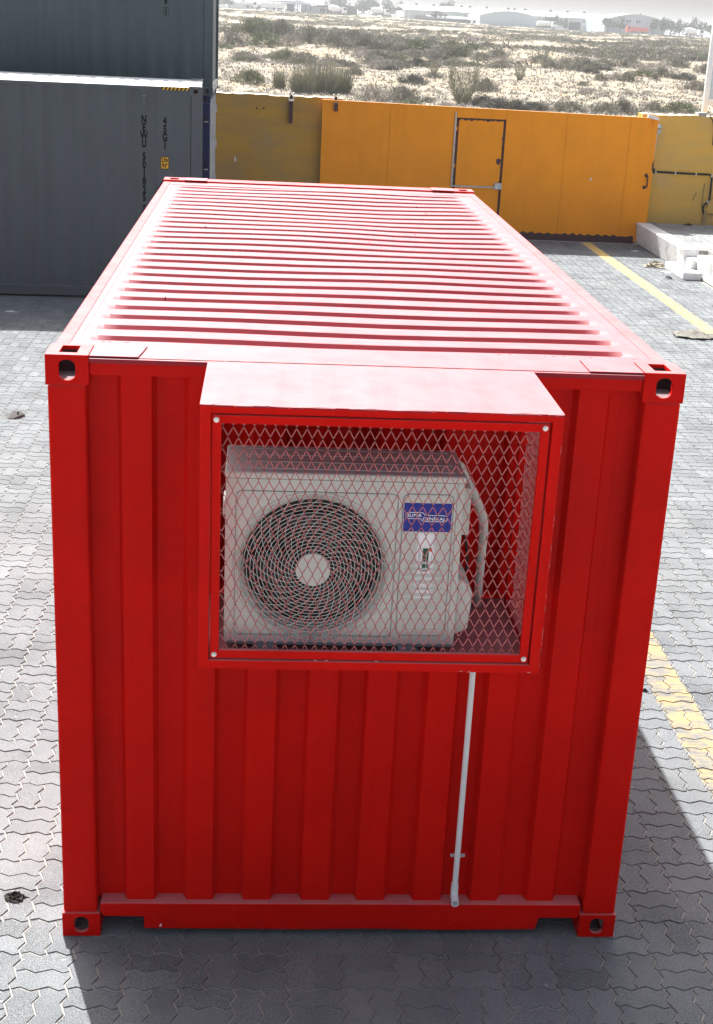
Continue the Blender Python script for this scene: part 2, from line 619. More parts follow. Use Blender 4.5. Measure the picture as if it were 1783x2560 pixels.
def make_pavers():
    cells = []
    for i in range(-40, 60):
        for j in range(-16, 96):
            x = PX0 + i * CS
            y = PY0 + j * CS
            if y < -3.6 or y > 21.25 or x < -2.6 - .26 * (y + 4) or x > min(2.6 + .42 * (y + 4), 10.5):
                continue
            if abs(x + .11) < .95 and .7 < y < 5.3:
                continue
            if x < -1.4 and y > 14.5:
                continue
            if x > 6.7 and y > 8 and x > 6.8:
                continue
            kind = 'H' if (i + j) % 2 == 0 else 'V'
            for h in (0, 1):
                if kind == 'H':
                    ox, oy = x, y + h * CS / 2
                else:
                    ox, oy = x + h * CS / 2, y
                c = PROTO[kind][2]
                cells.append((kind, ox + c[0], oy + c[1]))
    # the 300 that show largest
    sc = []
    for n, (k, x, y) in enumerate(cells):
        p = camproj(x, y)
        vis = p is not None and -10 < p[0] < 1793 and -10 < p[1] < 2575
        if abs(x) < 1.2 and y > .03:
            vis = False
        if vis and y > 0 and 0 <= x - 1.2:      # hidden by the red container on the right
            pe = camproj(1.219, 0, 0)
        d = math.dist((x, y, 0), tuple(cam.location))
        sc.append((0 if vis else 1, d, n))
    sc.sort()
    single = set(n for _, _, n in sc[:300])
    variants = {(k, q): paver_mesh(k, (q + .5) / 7, M['paver'], 50 + q) for k in 'HV' for q in range(7)}
    V = []
    F16 = []
    T = []
    TOP = []
    TT = []
    base = 0
    N = {k: len(PROTO[k][0]) for k in 'HV'}
    for n, (k, x, y) in enumerate(cells):
        tone = float(np.clip(rng.normal(.5, .24), 0, 1))
        if n in single:
            o = bpy.data.objects.new('paver', variants[(k, int(tone * 6.99))])
            place(o, (x + rng.normal(0, .0007), y + rng.normal(0, .0007), rng.normal(0, .0009)), pavement)
            o.rotation_euler = (rng.normal(0, .0016), rng.normal(0, .0016), rng.normal(0, .003))
            continue
        outer, inner, cen = PROTO[k]
        m = N[k]
        dx, dy, dz = rng.normal(0, .0008), rng.normal(0, .0008), rng.normal(0, .0006)
        tx, ty = rng.normal(0, .0025, 2)
        vo = np.column_stack([outer[:, 0] + x + dx, outer[:, 1] + y + dy, np.full(m, -.0062)])
        vi = np.column_stack([inner[:, 0] + x + dx, inner[:, 1] + y + dy, dz + inner[:, 0] * tx + inner[:, 1] * ty])
        V.append(vo)
        V.append(vi)
        a = np.arange(m)
        b = (a + 1) % m
        F16.append(np.stack([a, b, m + b, m + a], 1) + base)
        T.append(np.full(m, tone))
        TOP.append(np.arange(m, 2 * m) + base)
        TT.append(tone)
        base += 2 * m
    V = np.concatenate(V)
    Q = np.concatenate(F16)
    P = np.stack(TOP)
    me = bpy.data.meshes.new('paver_field')
    me.vertices.add(len(V))
    me.vertices.foreach_set('co', V.astype(np.float32).ravel())
    nl = Q.size + P.size
    me.loops.add(nl)
    me.loops.foreach_set('vertex_index', np.concatenate([Q.ravel(), P.ravel()]).astype(np.int32))
    me.polygons.add(len(Q) + len(P))
    ls = np.concatenate([np.arange(len(Q)) * 4, Q.size + np.arange(len(P)) * P.shape[1]])
    lt = np.concatenate([np.full(len(Q), 4), np.full(len(P), P.shape[1])])
    me.polygons.foreach_set('loop_start', ls.astype(np.int32))
    me.polygons.foreach_set('loop_total', lt.astype(np.int32))
    me.materials.append(M['paver'])
    me.polygons.foreach_set('use_smooth', np.zeros(len(Q) + len(P), bool))
    at = me.attributes.new('tone', 'FLOAT', 'FACE')
    at.data.foreach_set('value', np.concatenate([np.concatenate(T), np.array(TT)]).astype(np.float32))
    me.update(calc_edges=True)
    o = bpy.data.objects.new('paver_field', me)
    place(o, (0, 0, 0), pavement)
    o['kind'] = 'stuff'
make_pavers()

# ------------------------------------------------------------------ raised platform with steps
plat = empty('raised_platform', (6.8, 18, 0), kind='structure')
Z_P = .405
mb = MB()
# body with a slightly leaning left face
def slab(mb, x0b, x0t, x1, y0, y1, z):
    mb.hexa([(x0b, y0, 0), (x1, y0, 0), (x1, y1, 0), (x0b, y1, 0), (x0t, y0, z), (x1, y0, z), (x1, y1, z), (x0t, y1, z)])
slab(mb, 6.79, 6.735, 7.02, 18.22, 21.49, Z_P)
mb.build('kerb_edge', M['whitecon'], plat, bevel=.018)
mb = MB()
slab(mb, 6.885, 6.87, 7.16, 11.0, 17.83, Z_P - .03)
mb.build('kerb_edge', M['whitecon'], plat, bevel=.018)
mb = MB()
mb.box(7.165, 14, 11.0, 18.215, 0, Z_P - .012)
mb.box(7.025, 14, 18.22, 21.6, 0, Z_P - .012)
mb.build('platform_fill', M['joint'], plat)
box('step', M['whitecon'], plat, 6.79, 7.16, 17.835, 18.215, 0, .275, bevel=.012)
box('step', M['whitecon'], plat, 6.56, 6.868, 17.46, 18.60, 0, .125, bevel=.012)
# pavers on the platform
def plat_pavers():
    variants = [paver_mesh(k, (q + .5) / 4, M['paver_plat'], 90 + q) for k in 'HV' for q in range(4)]
    for j in range(0, 30):
        for i in range(0, 9):
            x = 7.05 + i * CS
            y = 15.6 + j * CS
            if y + CS > 21.5 or (y < 18.25 and i == 0):
                continue
            kind = 'H' if (i + j) % 2 == 0 else 'V'
            for h in (0, 1):
                ox, oy = (x, y + h * CS / 2) if kind == 'H' else (x + h * CS / 2, y)
                c = PROTO[kind][2]
                yield kind, ox + c[0], oy + c[1]
V = []; F = []; T = []; b0 = 0
for k, x, y in plat_pavers():
    outer, inner, cen = PROTO[k]
    m = len(outer)
    V += [(a + x, b + y, Z_P - .012) for a, b in outer] + [(a + x, b + y, Z_P - .006 + rng.normal(0, .0005)) for a, b in inner]
    F += [[b0 + i, b0 + (i + 1) % m, b0 + m + (i + 1) % m, b0 + m + i] for i in range(m)] + [list(range(b0 + m, b0 + 2 * m))]
    T += [float(rng.uniform(.3, 1))] * (m + 1)
    b0 += 2 * m
me = bpy.data.meshes.new('platform_pavers')
org = WO[plat.name]
me.from_pydata([tuple(Vector(p) - org) for p in V], [], F)
me.materials.append(M['paver_plat'])
at = me.attributes.new('tone', 'FLOAT', 'FACE')
at.data.foreach_set('value', T)
o = bpy.data.objects.new('platform_pavers', me)
place(o, org, plat)
o['kind'] = 'stuff'

# ------------------------------------------------------------------ boundary walls
def rough_wall(name, x0, x1, y0, y1, ztl, ztr, m, label, z0=0.0):
    root = empty(name, ((x0 + x1) / 2, (y0 + y1) / 2, 0), label, 'wall')
    nx = int((x1 - x0) / .09)
    mb = MB()
    rows = []
    zs = [0, .5, 1.0, 1.5, 2.0, None]
    lip = [rng.normal(0, .006) for _ in range(nx + 1)]
    for q, yy in ((0, y0), (1, y1)):
        g = []
        for zi in range(6):
            r = []
            for i in range(nx + 1):
                x = x0 + (x1 - x0) * i / nx
                top = ztl + (ztr - ztl) * i / nx + lip[i]
                z = top if zs[zi] is None else z0 + zs[zi]
                r.append(mb.vert((x, yy + (rng.normal(0, .0025) if q == 0 else 0), z))[0])
            g.append(r)
        rows.append(g)
    for q in (0, 1):
        g = rows[q]
        for a in range(5):
            for i in range(nx):
                mb.face([g[a][i], g[a][i + 1], g[a + 1][i + 1], g[a + 1][i]])
    for i in range(nx):
        mb.face([rows[0][5][i], rows[0][5][i + 1], rows[1][5][i + 1], rows[1][5][i]])
    for a in range(5):
        mb.face([rows[0][a][0], rows[0][a + 1][0], rows[1][a + 1][0], rows[1][a][0]])
        mb.face([rows[0][a][nx], rows[0][a + 1][nx], rows[1][a + 1][nx], rows[1][a][nx]])
    mb.build('rendered_body', m, root)
    return root

WLY = 21.70
wall_left = rough_wall('boundary_wall', -16.0, .97, WLY, WLY + .40, 2.475, 2.455, M['wall_l'],
                       'dull ochre rendered wall left of the orange gate, with two roller brackets on its top')
wall_right = rough_wall('boundary_wall', 6.70, 13.0, WLY, WLY + .40, 2.42, 2.42, M['wall_r'],
                        'yellow ochre rendered wall right of the gate with a dark conduit running across it')
for (bx, z0, z1) in ((-.02, 1.97, 2.50), (.815, 2.235, 2.505)):
    gy_ = 21.585 if bx < .5 else 21.435
    br = MB().box(bx - .036, bx + .036, gy_, gy_ + .055, z0, z1 - .12).box(bx - .03, bx + .03, 21.64, 21.70, z0 + .02, z1 - .14).build('guide_bracket', M['maroon'], wall_left, bevel=.004)
    u = MB()
    u.box(bx - .050, bx - .034, 21.56, 21.72, z1 - .12, z1 + .025)
    u.box(bx + .034, bx + .050, 21.56, 21.72, z1 - .12, z1 + .025)
    u.box(bx - .034, bx + .034, 21.57, 21.70, z1 - .13, z1 - .105)
    u.build('roller_fork', M['zinc'], br, origin=WO[br.name], bevel=.003)
    MB().cyl((bx, 21.60, z1 - .085), 'z', .026, .07, 16).build('guide_roller', M['black'], br, origin=WO[br.name])
for (x, z, s) in ((-.66, 2.21, .018), (-.53, 2.215, .018), (-.67, 2.13, .011), (-.72, 2.29, .008)):
    MB().cyl((x, WLY - .004, z), 'y', s, .01, 10).build('drill_hole', M['hidden_dark'], wall_left)
MB().prism([(-1.06, 1.32), (-1.035, 1.30), (-1.03, 1.24), (-1.05, 1.21), (-1.065, 1.25)], WLY - .008, WLY + .004).build('paint_chip', M['white_pl'], wall_left)
# conduits on the right wall
cp = [(7.02, 1.36), (7.45, 1.353), (7.86, 1.348), (8.10, 1.349), (8.165, 1.335), (8.185, 1.27), (8.19, 1.05), (8.19, .88), (8.16, .82), (8.10, .77), (8.085, .70), (8.10, .62), (8.13, .58)]
MB().tube([(x, WLY - .025, z) for x, z in cp], .019, 10).build('dark_conduit', M['cable'], wall_right, smooth=True)
MB().tube([(8.06, WLY - .012, 1.17), (8.055, WLY - .014, .95), (8.06, WLY - .02, .72), (8.10, WLY - .02, .60), (8.145, WLY - .02, .55)], .010, 8).build('thin_pipe', M['tan'], wall_right, smooth=True)
MB().tube([(8.30, WLY - .012, .95), (8.20, WLY - .014, .86), (8.15, WLY - .02, .70)], .008, 8).build('thin_pipe', M['tan'], wall_right, smooth=True)
MB().tube([(7.92, WLY - .01, 1.0), (7.86, WLY - .01, .84)], .007, 6).build('thin_pipe', M['tan'], wall_right)
MB().tube([(8.14, WLY - .03, .66), (8.125, WLY - .03, .42)], .03, 10).build('pipe_stub', M['tan'], wall_right)
MB().tube([(8.20, WLY - .03, .60), (8.32, WLY - .03, .595)], .018, 10).build('pipe_stub', M['tan'], wall_right)
MB().tube([(7.99, WLY - .01, 2.44), (8.06, WLY - .014, 2.36), (8.10, WLY - .014, 2.2), (8.12, WLY - .012, 1.9)], .009, 8).build('thin_pipe', M['cable'], wall_right, smooth=True)
for x, z in ((7.06, 1.36), (7.45, 1.353), (7.86, 1.348), (8.17, 1.33), (8.16, .83)):
    box('conduit_clip', M['white_pl'], wall_right, x - .009, x + .009, WLY - .048, WLY, z - .026, z + .026)
MB().tube([(7.0, WLY - .03, 2.08), (6.985, WLY - .03, 1.38)], .013, 8).build('white_conduit', M['white_pl'], wall_right, smooth=True)
box('junction_box', M['white_pl'], wall_right, 6.995, 7.035, WLY - .05, WLY, 2.18, 2.25, bevel=.004)
box('junction_box', M['galv'], wall_right, 6.985, 7.02, WLY - .05, WLY, 2.10, 2.16, bevel=.004)
box('grey_box', M['galv'], wall_right, 7.03, 7.09, WLY - .02, WLY, 2.165, 2.235, bevel=.003)
box('grey_box', M['galv'], wall_right, 7.02, 7.075, WLY - .02, WLY, 2.075, 2.14, bevel=.003)
box('junction_box', M['cable'], wall_right, 6.99, 7.04, WLY - .05, WLY, 1.33, 1.42, bevel=.004)
blk = box('concrete_block', M['concrete'], None, 7.78, 7.94, 21.72, 21.98, 2.42, 2.49, bevel=.006)
tag(blk, 'small grey concrete block lying on top of the yellow wall beside the white hoarding', 'block')

# ------------------------------------------------------------------ white hoarding frame behind the wall
cab = empty('hoarding', (9.5, 22.45, 0), 'tall white-framed hoarding with a pale blue panel behind the yellow wall at the right edge', 'hoarding')
box('frame_post', M['cabin'], cab, 8.06, 8.16, 22.42, 22.50, 0, 6.0, bevel=.008)
box('frame_post', M['cabin'], cab, 10.9, 11.0, 22.42, 22.50, 0, 6.0, bevel=.008)
box('frame_rail', M['cabin'], cab, 8.163, 10.897, 22.43, 22.49, 2.60, 2.72, bevel=.006)
box('frame_rail', M['cabin'], cab, 8.163, 10.897, 22.43, 22.49, 5.88, 6.0, bevel=.006)
box('panel', M['cabinb'], cab, 8.163, 10.897, 22.45, 22.47, 2.723, 5.877)
# ------------------------------------------------------------------ sliding gate
gate = empty('sliding_gate', (3.75, 21.5, 0), 'large orange steel sliding gate with a small wicket door and maroon bottom edge', 'gate')
GY = 21.5
def gtop(x):
    return 2.413 - (x - .563) * .0107
edges = [.563, 1.84, 3.105, 4.045, 5.205, 6.43, 6.955]
for a, b in zip(edges[:-1], edges[1:]):
    a += .002
    b -= .002
    def sheet(a, b, za0, za1, name='sheet_panel'):
        mb = MB()
        mb.hexa([(a, GY, za0), (b, GY, za0), (b, GY + .05, za0), (a, GY + .05, za0), (a, GY, za1[0]), (b, GY, za1[1]), (b, GY + .05, za1[1]), (a, GY + .05, za1[0])])
        return mb.build(name, M['gate'], gate, bevel=.0015, seg=1)
    if abs(a - 3.107) < .01:
        sheet(a, b, 2.215, (gtop(a), gtop(b)))
        sheet(a, b, .10, (.235, .235))
        wd = MB().box(3.150, 4.000, GY + .004, GY + .045, .26, 2.185).build('wicket_door', M['gate'], gate, bevel=.003)
    else:
        sheet(a, b, .10, (gtop(a), gtop(b)))
MB().hexa([(.555, GY - .008, gtop(.555)), (6.96, GY - .008, gtop(6.96)), (6.96, GY + .06, gtop(6.96)), (.555, GY + .06, gtop(.555)),
           (.555, GY - .008, gtop(.555) + .02), (6.96, GY - .008, gtop(6.96) + .02), (6.96, GY + .06, gtop(6.96) + .02), (.555, GY + .06, gtop(.555) + .02)]).build('top_rail', M['gate'], gate)
box('backing_frame', M['maroon'], gate, .60, 6.93, GY + .055, GY + .09, .14, 2.30)
def scallop(x0, x1, z, up, n, seedv):
    rr = random.Random(seedv)
    pts = [(x0, z - .13), (x1, z - .13)]
    xs = [x1 - (x1 - x0) * k / n for k in range(n + 1)]
    for k, x in enumerate(xs):
        pts.append((x, z + (up * rr.uniform(.3, 1.3) if k % 4 in (1, 2) else rr.uniform(-.003, .004))))
    return pts
MB().prism(scallop(.6, 6.72, .118, .028, 150, 3), GY - .006, GY + .03).build('bottom_rail', M['maroon'], gate)
def ragged_strip(p0, p1, w0, w1, seedv, n=26, name='primer_edge', parent=None):
    rr = random.Random(seedv)
    a = Vector((p0[0], p0[1])); b = Vector((p1[0], p1[1]))
    d = (b - a).normalized(); nn = Vector((-d.y, d.x))
    L = []; Rr = []
    for k in range(n + 1):
        p = a + (b - a) * k / n
        wl_ = w0 * (1 + .2 * rr.uniform(-1, 1))
        wr_ = w1 * (rr.choice([.15, .4, 1, 1.3]) if k % 3 else .3)
        L.append(tuple(p + nn * wl_))
        Rr.append(tuple(p - nn * wr_))
    MB().prism(L + Rr[::-1], GY - .0035, GY + .003).build(name, M['maroon'], gate)
ragged_strip((3.128, 2.20), (3.128, .95), .012, .030, 5)
ragged_strip((3.12, 2.200), (4.03, 2.192), .014, .026, 6)
ragged_strip((4.022, 2.20), (4.022, 1.02), .014, .026, 8)
ragged_strip((4.015, .97), (4.02, .22), .016, .014, 9)
MB().prism([(3.95 + .045 * math.cos(a) * (1 + .2 * math.sin(3 * a)), 1.44 + .06 * math.sin(a)) for a in np.linspace(0, 2 * math.pi, 14)[:-1]], GY - .005, GY + .003).build('primer_edge', M['maroon'], gate)
MB().box(3.065, 3.093, GY - .035, GY - .007, .965, 2.31).build('hinge_bar', M['galv'], gate, bevel=.003)
MB().box(3.065, 3.92, GY - .033, GY - .007, .945, .972).build('bottom_bar', M['galv'], gate, bevel=.003)
for z in (1.98, 1.30):
    box('hinge', M['gate'], gate, 3.095, 3.125, GY - .022, GY - .002, z, z + .07, bevel=.002)
lk = box('lock_box', M['galv'], gate, 3.905, 4.045, GY - .06, GY - .004, .925, 1.045, bevel=.006)
MB().cyl((3.95, GY - .068, .965), 'y', .012, .008, 12).build('lock_cylinder', M['zinc'], lk, origin=WO[gate.name])
MB().cyl((4.0, GY - .066, .965), 'y', .006, .006, 8).build('keyhole', M['black'], lk, origin=WO[gate.name])
hd = MB().tube([(6.84, GY - .002, 1.30), (6.855, GY - .05, 1.285), (6.86, GY - .05, 1.09), (6.83, GY - .002, 1.07)], .013, 8).build('pull_handle', M['maroon'], gate, smooth=True)
for x, z in ((6.835, 1.30), (6.82, 1.075)):
    MB().prism([(x + .034 * math.cos(a), z + .036 * math.sin(a)) for a in np.linspace(0, 2 * math.pi, 11)[:-1]], GY - .006, GY + .002).build('handle_plate', M['maroon'], hd, origin=WO[gate.name])
MB().prism([(6.955, 1.60), (6.925, 1.50), (6.93, 1.40), (6.962, 1.36)], GY - .004, GY + .01).build('primer_edge', M['maroon'], gate)
MB().hexa([(6.74, GY - .05, 2.365), (6.95, GY - .05, 2.325), (6.95, GY + .05, 2.325), (6.74, GY + .05, 2.365), (6.74, GY - .05, 2.425), (6.95, GY - .05, 2.375), (6.95, GY + .05, 2.375), (6.74, GY + .05, 2.425)]).build('end_cap', M['white_pl'], gate, bevel=.006)
box('end_bracket', M['gate'], gate, 6.845, 6.875, GY - .03, GY - .003, 2.20, 2.345, bevel=.003)
MB().prism([(5.76, 1.215), (5.79, 1.21), (5.785, 1.165), (5.765, 1.155), (5.75, 1.18)], GY - .003, GY + .001).build('paint_chip', M['white_pl'], gate)

# ------------------------------------------------------------------ shipping containers
def boolean_mesh(base_mb, cutters, bevel=.004):
    def tmp(mb):
        me = bpy.data.meshes.new('t')
        me.from_pydata(mb.v, [], mb.f)
        bm = bmesh.new(); bm.from_mesh(me)
        bmesh.ops.recalc_face_normals(bm, faces=bm.faces)
        bm.to_mesh(me); bm.free()
        o = bpy.data.objects.new('t', me)
        COL.objects.link(o)
        return o
    b = tmp(base_mb)
    cs = [tmp(c) for c in cutters]
    for c in cs:
        md = b.modifiers.new('b', 'BOOLEAN')
        md.operation = 'DIFFERENCE'
        md.solver = 'EXACT'
        md.object = c
    if bevel:
        md = b.modifiers.new('v', 'BEVEL')
        md.width = bevel
        md.segments = 2
        md.limit_method = 'ANGLE'
        md.angle_limit = R(50)
    dg = bpy.context.evaluated_depsgraph_get()
    me = bpy.data.meshes.new_from_object(b.evaluated_get(dg))
    for o in [b] + cs:
        bpy.data.objects.remove(o)
    return me

def oval(cx, cz, w_, h_, n=8):
    """stadium with flat sides, taller than wide"""
    r = w_ / 2
    k = max(h_ / 2 - r * .75, 0)
    pts = []
    for i in range(n + 1):
        a = math.pi * i / n
        pts.append((cx + r * math.cos(a), cz + k + r * .75 * math.sin(a)))
    for i in range(n + 1):
        a = math.pi + math.pi * i / n
        pts.append((cx + r * math.cos(a), cz - k + r * .75 * math.sin(a)))
    return pts

def casting_mesh(m, ldir):
    """corner casting centred on its box; outer faces at +l, +w, +z. ldir 'y' or 'x' is the long axis"""
    L_, W_, H_ = .178, .162, .118
    if ldir == 'y':
        base = MB().box(-W_ / 2, W_ / 2, -L_ / 2, L_ / 2, -H_ / 2, H_ / 2)
        cav = MB().box(-W_ / 2 + .022, W_ / 2 - .022, -L_ / 2 + .022, L_ / 2 - .022, -H_ / 2 + .016, H_ / 2 - .018)
        e = MB().prism(oval(0, 0, .063, .079), .02, .2, 'y')
        s_ = MB().prism(oval(0, 0, .051, .079), .02, .2, 'x')
        t = MB().box(-.033, .033, -.062, .050, .02, .2)
    else:
        base = MB().box(-L_ / 2, L_ / 2, -W_ / 2, W_ / 2, -H_ / 2, H_ / 2)
        cav = MB().box(-L_ / 2 + .022, L_ / 2 - .022, -W_ / 2 + .022, W_ / 2 - .022, -H_ / 2 + .016, H_ / 2 - .018)
        e = MB().prism(oval(0, 0, .063, .079), .02, .2, 'x')
        s_ = MB().prism(oval(0, 0, .058, .079), .02, .2, 'y')
        t = MB().box(-.062, .050, -.033, .033, .02, .2)
    me = boolean_mesh(base, [cav, e, s_, t], .008)
    me.name = 'corner_casting'
    me.materials.clear()
    me.materials.append(m)
    me.materials.append(M['shaded_primer'])
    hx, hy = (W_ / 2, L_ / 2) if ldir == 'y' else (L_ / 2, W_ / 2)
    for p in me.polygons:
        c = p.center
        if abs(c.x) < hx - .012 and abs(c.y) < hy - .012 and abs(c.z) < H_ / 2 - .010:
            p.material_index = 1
    return me

class Cont:
    """container with its long axis along y ('y': l->+y from y0, w->x) or along x ('x': l->-x from x1, w->y)"""
    def __init__(s, root, axis, org, L_, H_, m, mroof):
        s.root, s.axis, s.o, s.L, s.H, s.m, s.mr = root, axis, org, L_, H_, m, mroof
        s.hw = 1.219
    def T(s, w_, l, z):
        if s.axis == 'y':
            return (s.o[0] + w_, s.o[1] + l, s.o[2] + z)
        return (s.o[0] - l, s.o[1] + w_, s.o[2] + z)
    def bx(s, name, w0, w1, l0, l1, z0, z1, m=None, bevel=.004, mb=None, parent=None):
        a = s.T(w0, l0, z0)
        b = s.T(w1, l1, z1)
        lo = [min(a[i], b[i]) for i in range(3)]
        hi = [max(a[i], b[i]) for i in range(3)]
        if mb is not None:
            return mb.box(lo[0], hi[0], lo[1], hi[1], lo[2], hi[2])
        return MB().box(lo[0], hi[0], lo[1], hi[1], lo[2], hi[2]).build(name, m or s.m, parent or s.root, bevel=bevel, origin=None if parent is None else WO[s.root.name])
    def castings(s):
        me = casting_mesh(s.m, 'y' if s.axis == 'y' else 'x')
        for le in (0, 1):
            for we in (-1, 1):
                for ze in (0, 1):
                    c = s.T(we * (s.hw - .081), .089 if le == 0 else s.L - .089, .059 if ze == 0 else s.H - .059)
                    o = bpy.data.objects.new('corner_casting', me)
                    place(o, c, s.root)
                    if s.axis == 'y':
                        o.scale = (we, -1 if le == 0 else 1, 1 if ze else -1)
                    else:
                        o.scale = (1 if le == 0 else -1, we, 1 if ze else -1)
    def profile_wall(s, name, fixed_axis, pts, z0, z1, m=None, thick=.002):
        """pts: list of (w,l) along the sheet"""
        mb = MB()
        a = mb.vert(*[s.T(w_, l, z0) for w_, l in pts])
        b = mb.vert(*[s.T(w_, l, z1) for w_, l in pts])
        for i in range(len(pts) - 1):
            mb.face([a[i], a[i + 1], b[i + 1], b[i]])
        o = mb.build(name, m or s.m, s.root, fix=False)
        sd = o.modifiers.new('thickness', 'SOLIDIFY')
        sd.thickness = thick
        sd.offset = 0
        bv = o.modifiers.new('bevel', 'BEVEL')
        bv.width = .006
        bv.segments = 2
        bv.limit_method = 'ANGLE'
        bv.angle_limit = R(25)
        return o
    def side_walls(s, phase=0.0, pitch=.278, flat_=.072, slope=.080, depth=.030):
        for we in (-1, 1):
            pts = []
            out = we * (s.hw - .006)
            inn = we * (s.hw - .006 - depth)
            l = .155
            pts.append((out, l))
            k = math.floor((l - phase) / pitch) + 1
            while True:
                c = phase + k * pitch
                a = c - flat_ / 2 - slope
                if c + flat_ / 2 + slope > s.L - .16:
                    break
                if a > l + .01:
                    # outer flat centred at c, inner flats between
                    pts += [(inn, a), (out, c - flat_ / 2), (out, c + flat_ / 2), (inn, c + flat_ / 2 + slope)]
                k += 1
            pts.append((out, s.L - .155))
            s.profile_wall('side_wall', 'w', pts, .165, s.H - .058)
    def frame(s, front=True, sill_notch=False):
        H_ = s.H
        for le in (0, 1):
            l0, l1 = (.004, .150) if le == 0 else (s.L - .150, s.L - .004)
            for we in (-1, 1):
                s.bx('corner_post', *sorted((we * (s.hw - .006), we * (s.hw - .150))), l0, l1, .118, H_ - .118, bevel=.010)
        for we in (-1, 1):
            s.bx('top_side_rail', *sorted((we * (s.hw - .003), we * (s.hw - .06))), .178, s.L - .178, H_ - .066, H_ - .014, bevel=.006)
            s.bx('bottom_side_rail', *sorted((we * (s.hw - .003), we * (s.hw - .05))), .178, s.L - .178, .03, .162, bevel=.006)
        s.bx('floor', -s.hw + .052, s.hw - .052, .18, s.L - .18, .125, .16, m=M['hidden_dark'], bevel=0)
        k = 0
        l = .5
        while l < s.L - .4 and k < 12:
            s.bx('floor_beam', -s.hw + .054, s.hw - .054, l, l + .045, .04, .124, m=M['hidden_dark'], bevel=0)
            l += .55
            k += 1
    def roof(s, l0, l1, pitch, n, first, depth=.037, dents=True, w0=-1.16, w1=1.16, rib_w=1.105):
        zt = s.H - .018
        ws = [w0, -1.145, -rib_w - .012, -rib_w + .01, -rib_w + .035, -rib_w + .065, -rib_w + .10, -.8, -.5, -.2, .1, .4, .7, .9, rib_w - .10, rib_w - .065, rib_w - .035, rib_w - .01, rib_w + .012, 1.145, w1]
        def amp(w_):
            a = (rib_w - abs(w_)) / .10
            a = max(0, min(1, a))
            return a * a * (3 - 2 * a)
        ls = [(l0, 0)]
        for i in range(n):
            c = first + i * pitch
            jit = random.uniform(-.004, .004)
            ls += [(c - .056 + jit, 0), (c - .050 + jit, .10), (c - .026 + jit, .9), (c - .020 + jit, 1), (c + .008 + jit, 1), (c + .013 + jit, .94), (c + .043 + jit, .06), (c + .048 + jit, 0)]
        ls.append((l1, 0))
        mb = MB()
        g = []
        for (l, d) in ls:
            row = []
            for w_ in ws:
                z = zt - depth * d * amp(w_)
                if dents:
                    e = math.sin((w_ + 1.16) / 2.32 * math.pi) if abs(w_) < 1.16 else 0
                    z -= e * (.007 * math.exp(-((w_ - .55) / .45) ** 2 - ((l - 4.3) / .9) ** 2) * 2.0 + .004 * math.sin(l * 1.7 + w_ * 2) + .0035 * math.sin(l * 3.1 - w_ * 3.3))
                    l2 = l + e * (.010 * math.sin(l * 1.3 + w_ * 1.8) - .05 * math.exp(-((w_ - .80) / .35) ** 2) * (l / s.L) ** 1.5)
                else:
                    l2 = l
                if d == 0 and l in (l0, l1):
                    l2 = l
                row.append(mb.vert(s.T(w_, l2, z))[0])
            g.append(row)
        for a in range(len(g) - 1):
            for b in range(len(ws) - 1):
                mb.face([g[a][b], g[a][b + 1], g[a + 1][b + 1], g[a + 1][b]])
        # under side so that the sheet has depth
        o = mb.build('roof', s.mr, s.root, smooth=True, auto=17)
        return o

# ---- the red container
red = empty('shipping_container', (0, 0, 0), 'bright red twenty foot shipping container with a caged air conditioner on its end', 'shipping container')
RC = Cont(red, 'y', (0, 0, 0), 6.058, 2.591, M['red'], M['red_roof'])
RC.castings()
RC.frame()
RC.side_walls(phase=.30)
RC.roof(.2842, 5.86, .2085, 26, .385)
# front end wall, corrugation measured from the photograph
yo, yi = .036, .080
prof = [(-1.069, yi), (-.957, yi), (-.941, yo), (-.827, yo), (-.810, yi), (-.705, yi), (-.685, yo), (-.575, yo), (-.560, yi), (-.452, yi), (-.437, yo), (-.322, yo),
        (-.305, yi), (-.196, yi), (-.183, yo), (-.067, yo), (-.048, yi), (.047, yi), (.059, yo), (.177, yo), (.197, yi), (.295, yi), (.312, yo), (.428, yo), (.446, yi), (.548, yi),
        (.566, yo), (.680, yo), (.703, yi), (.803, yi), (.820, yo), (.933, yo), (.952, yi), (1.069, yi)]
RC.profile_wall('end_wall', 'l', prof, .150, 2.53)
for sx in (-1, 1):
    box('weld_seam', M['red'], red, sx * 1.002 - .0015, sx * 1.002 + .0015, .077, .0805, .168, 2.52)
# sill with the two notches beside the castings
sill = [(-1.056, .120), (-1.056, .166), (1.056, .166), (1.056, .120), (1.045, .095), (.875, .095), (.862, .035), (.45, .030), (.10, .036), (-.15, .031), (-.5, .034), (-.868, .035), (-.868, .096), (-1.040, .098)]
MB().prism(sill, .006, .10).build('bottom_sill', M['red'], red, bevel=.005)
box('sill_floor_plate', M['hidden_dark'], red, -1.05, 1.05, .102, .17, .125, .165)
# header and front roof strip
box('header', M['red'], red, -1.057, 1.057, .010, .085, 2.512, 2.574, bevel=.006)
box('front_roof_strip', M['red_roof'], red, -1.057, 1.057, .022, .180, 2.560, 2.581, bevel=.003)
box('front_roof_strip', M['red_roof'], red, -1.16, 1.16, .1815, .280, 2.558, 2.579, bevel=.002)
box('roof_edge_lip', M['red_roof'], red, -1.057, 1.057, .002, .018, 2.560, 2.5785, bevel=.003)
for a, b in ((-1.056, -.875), (.845, 1.056)):
    pl = MB().prism([(a, .012), (b, .012), (b + (.012 if a < 0 else 0), .105), (b + (.02 if a < 0 else 0), .20), (a, .205)], 2.5815, 2.5875, 'z').build('corner_plate', M['red_roof'], red, bevel=.002)
for a, b in ((-1.19, -1.13), (1.13, 1.19)):
    box('roof_side_strip', M['red_roof'], red, a, b, .18, 5.88, 2.560, 2.5738, bevel=.003)
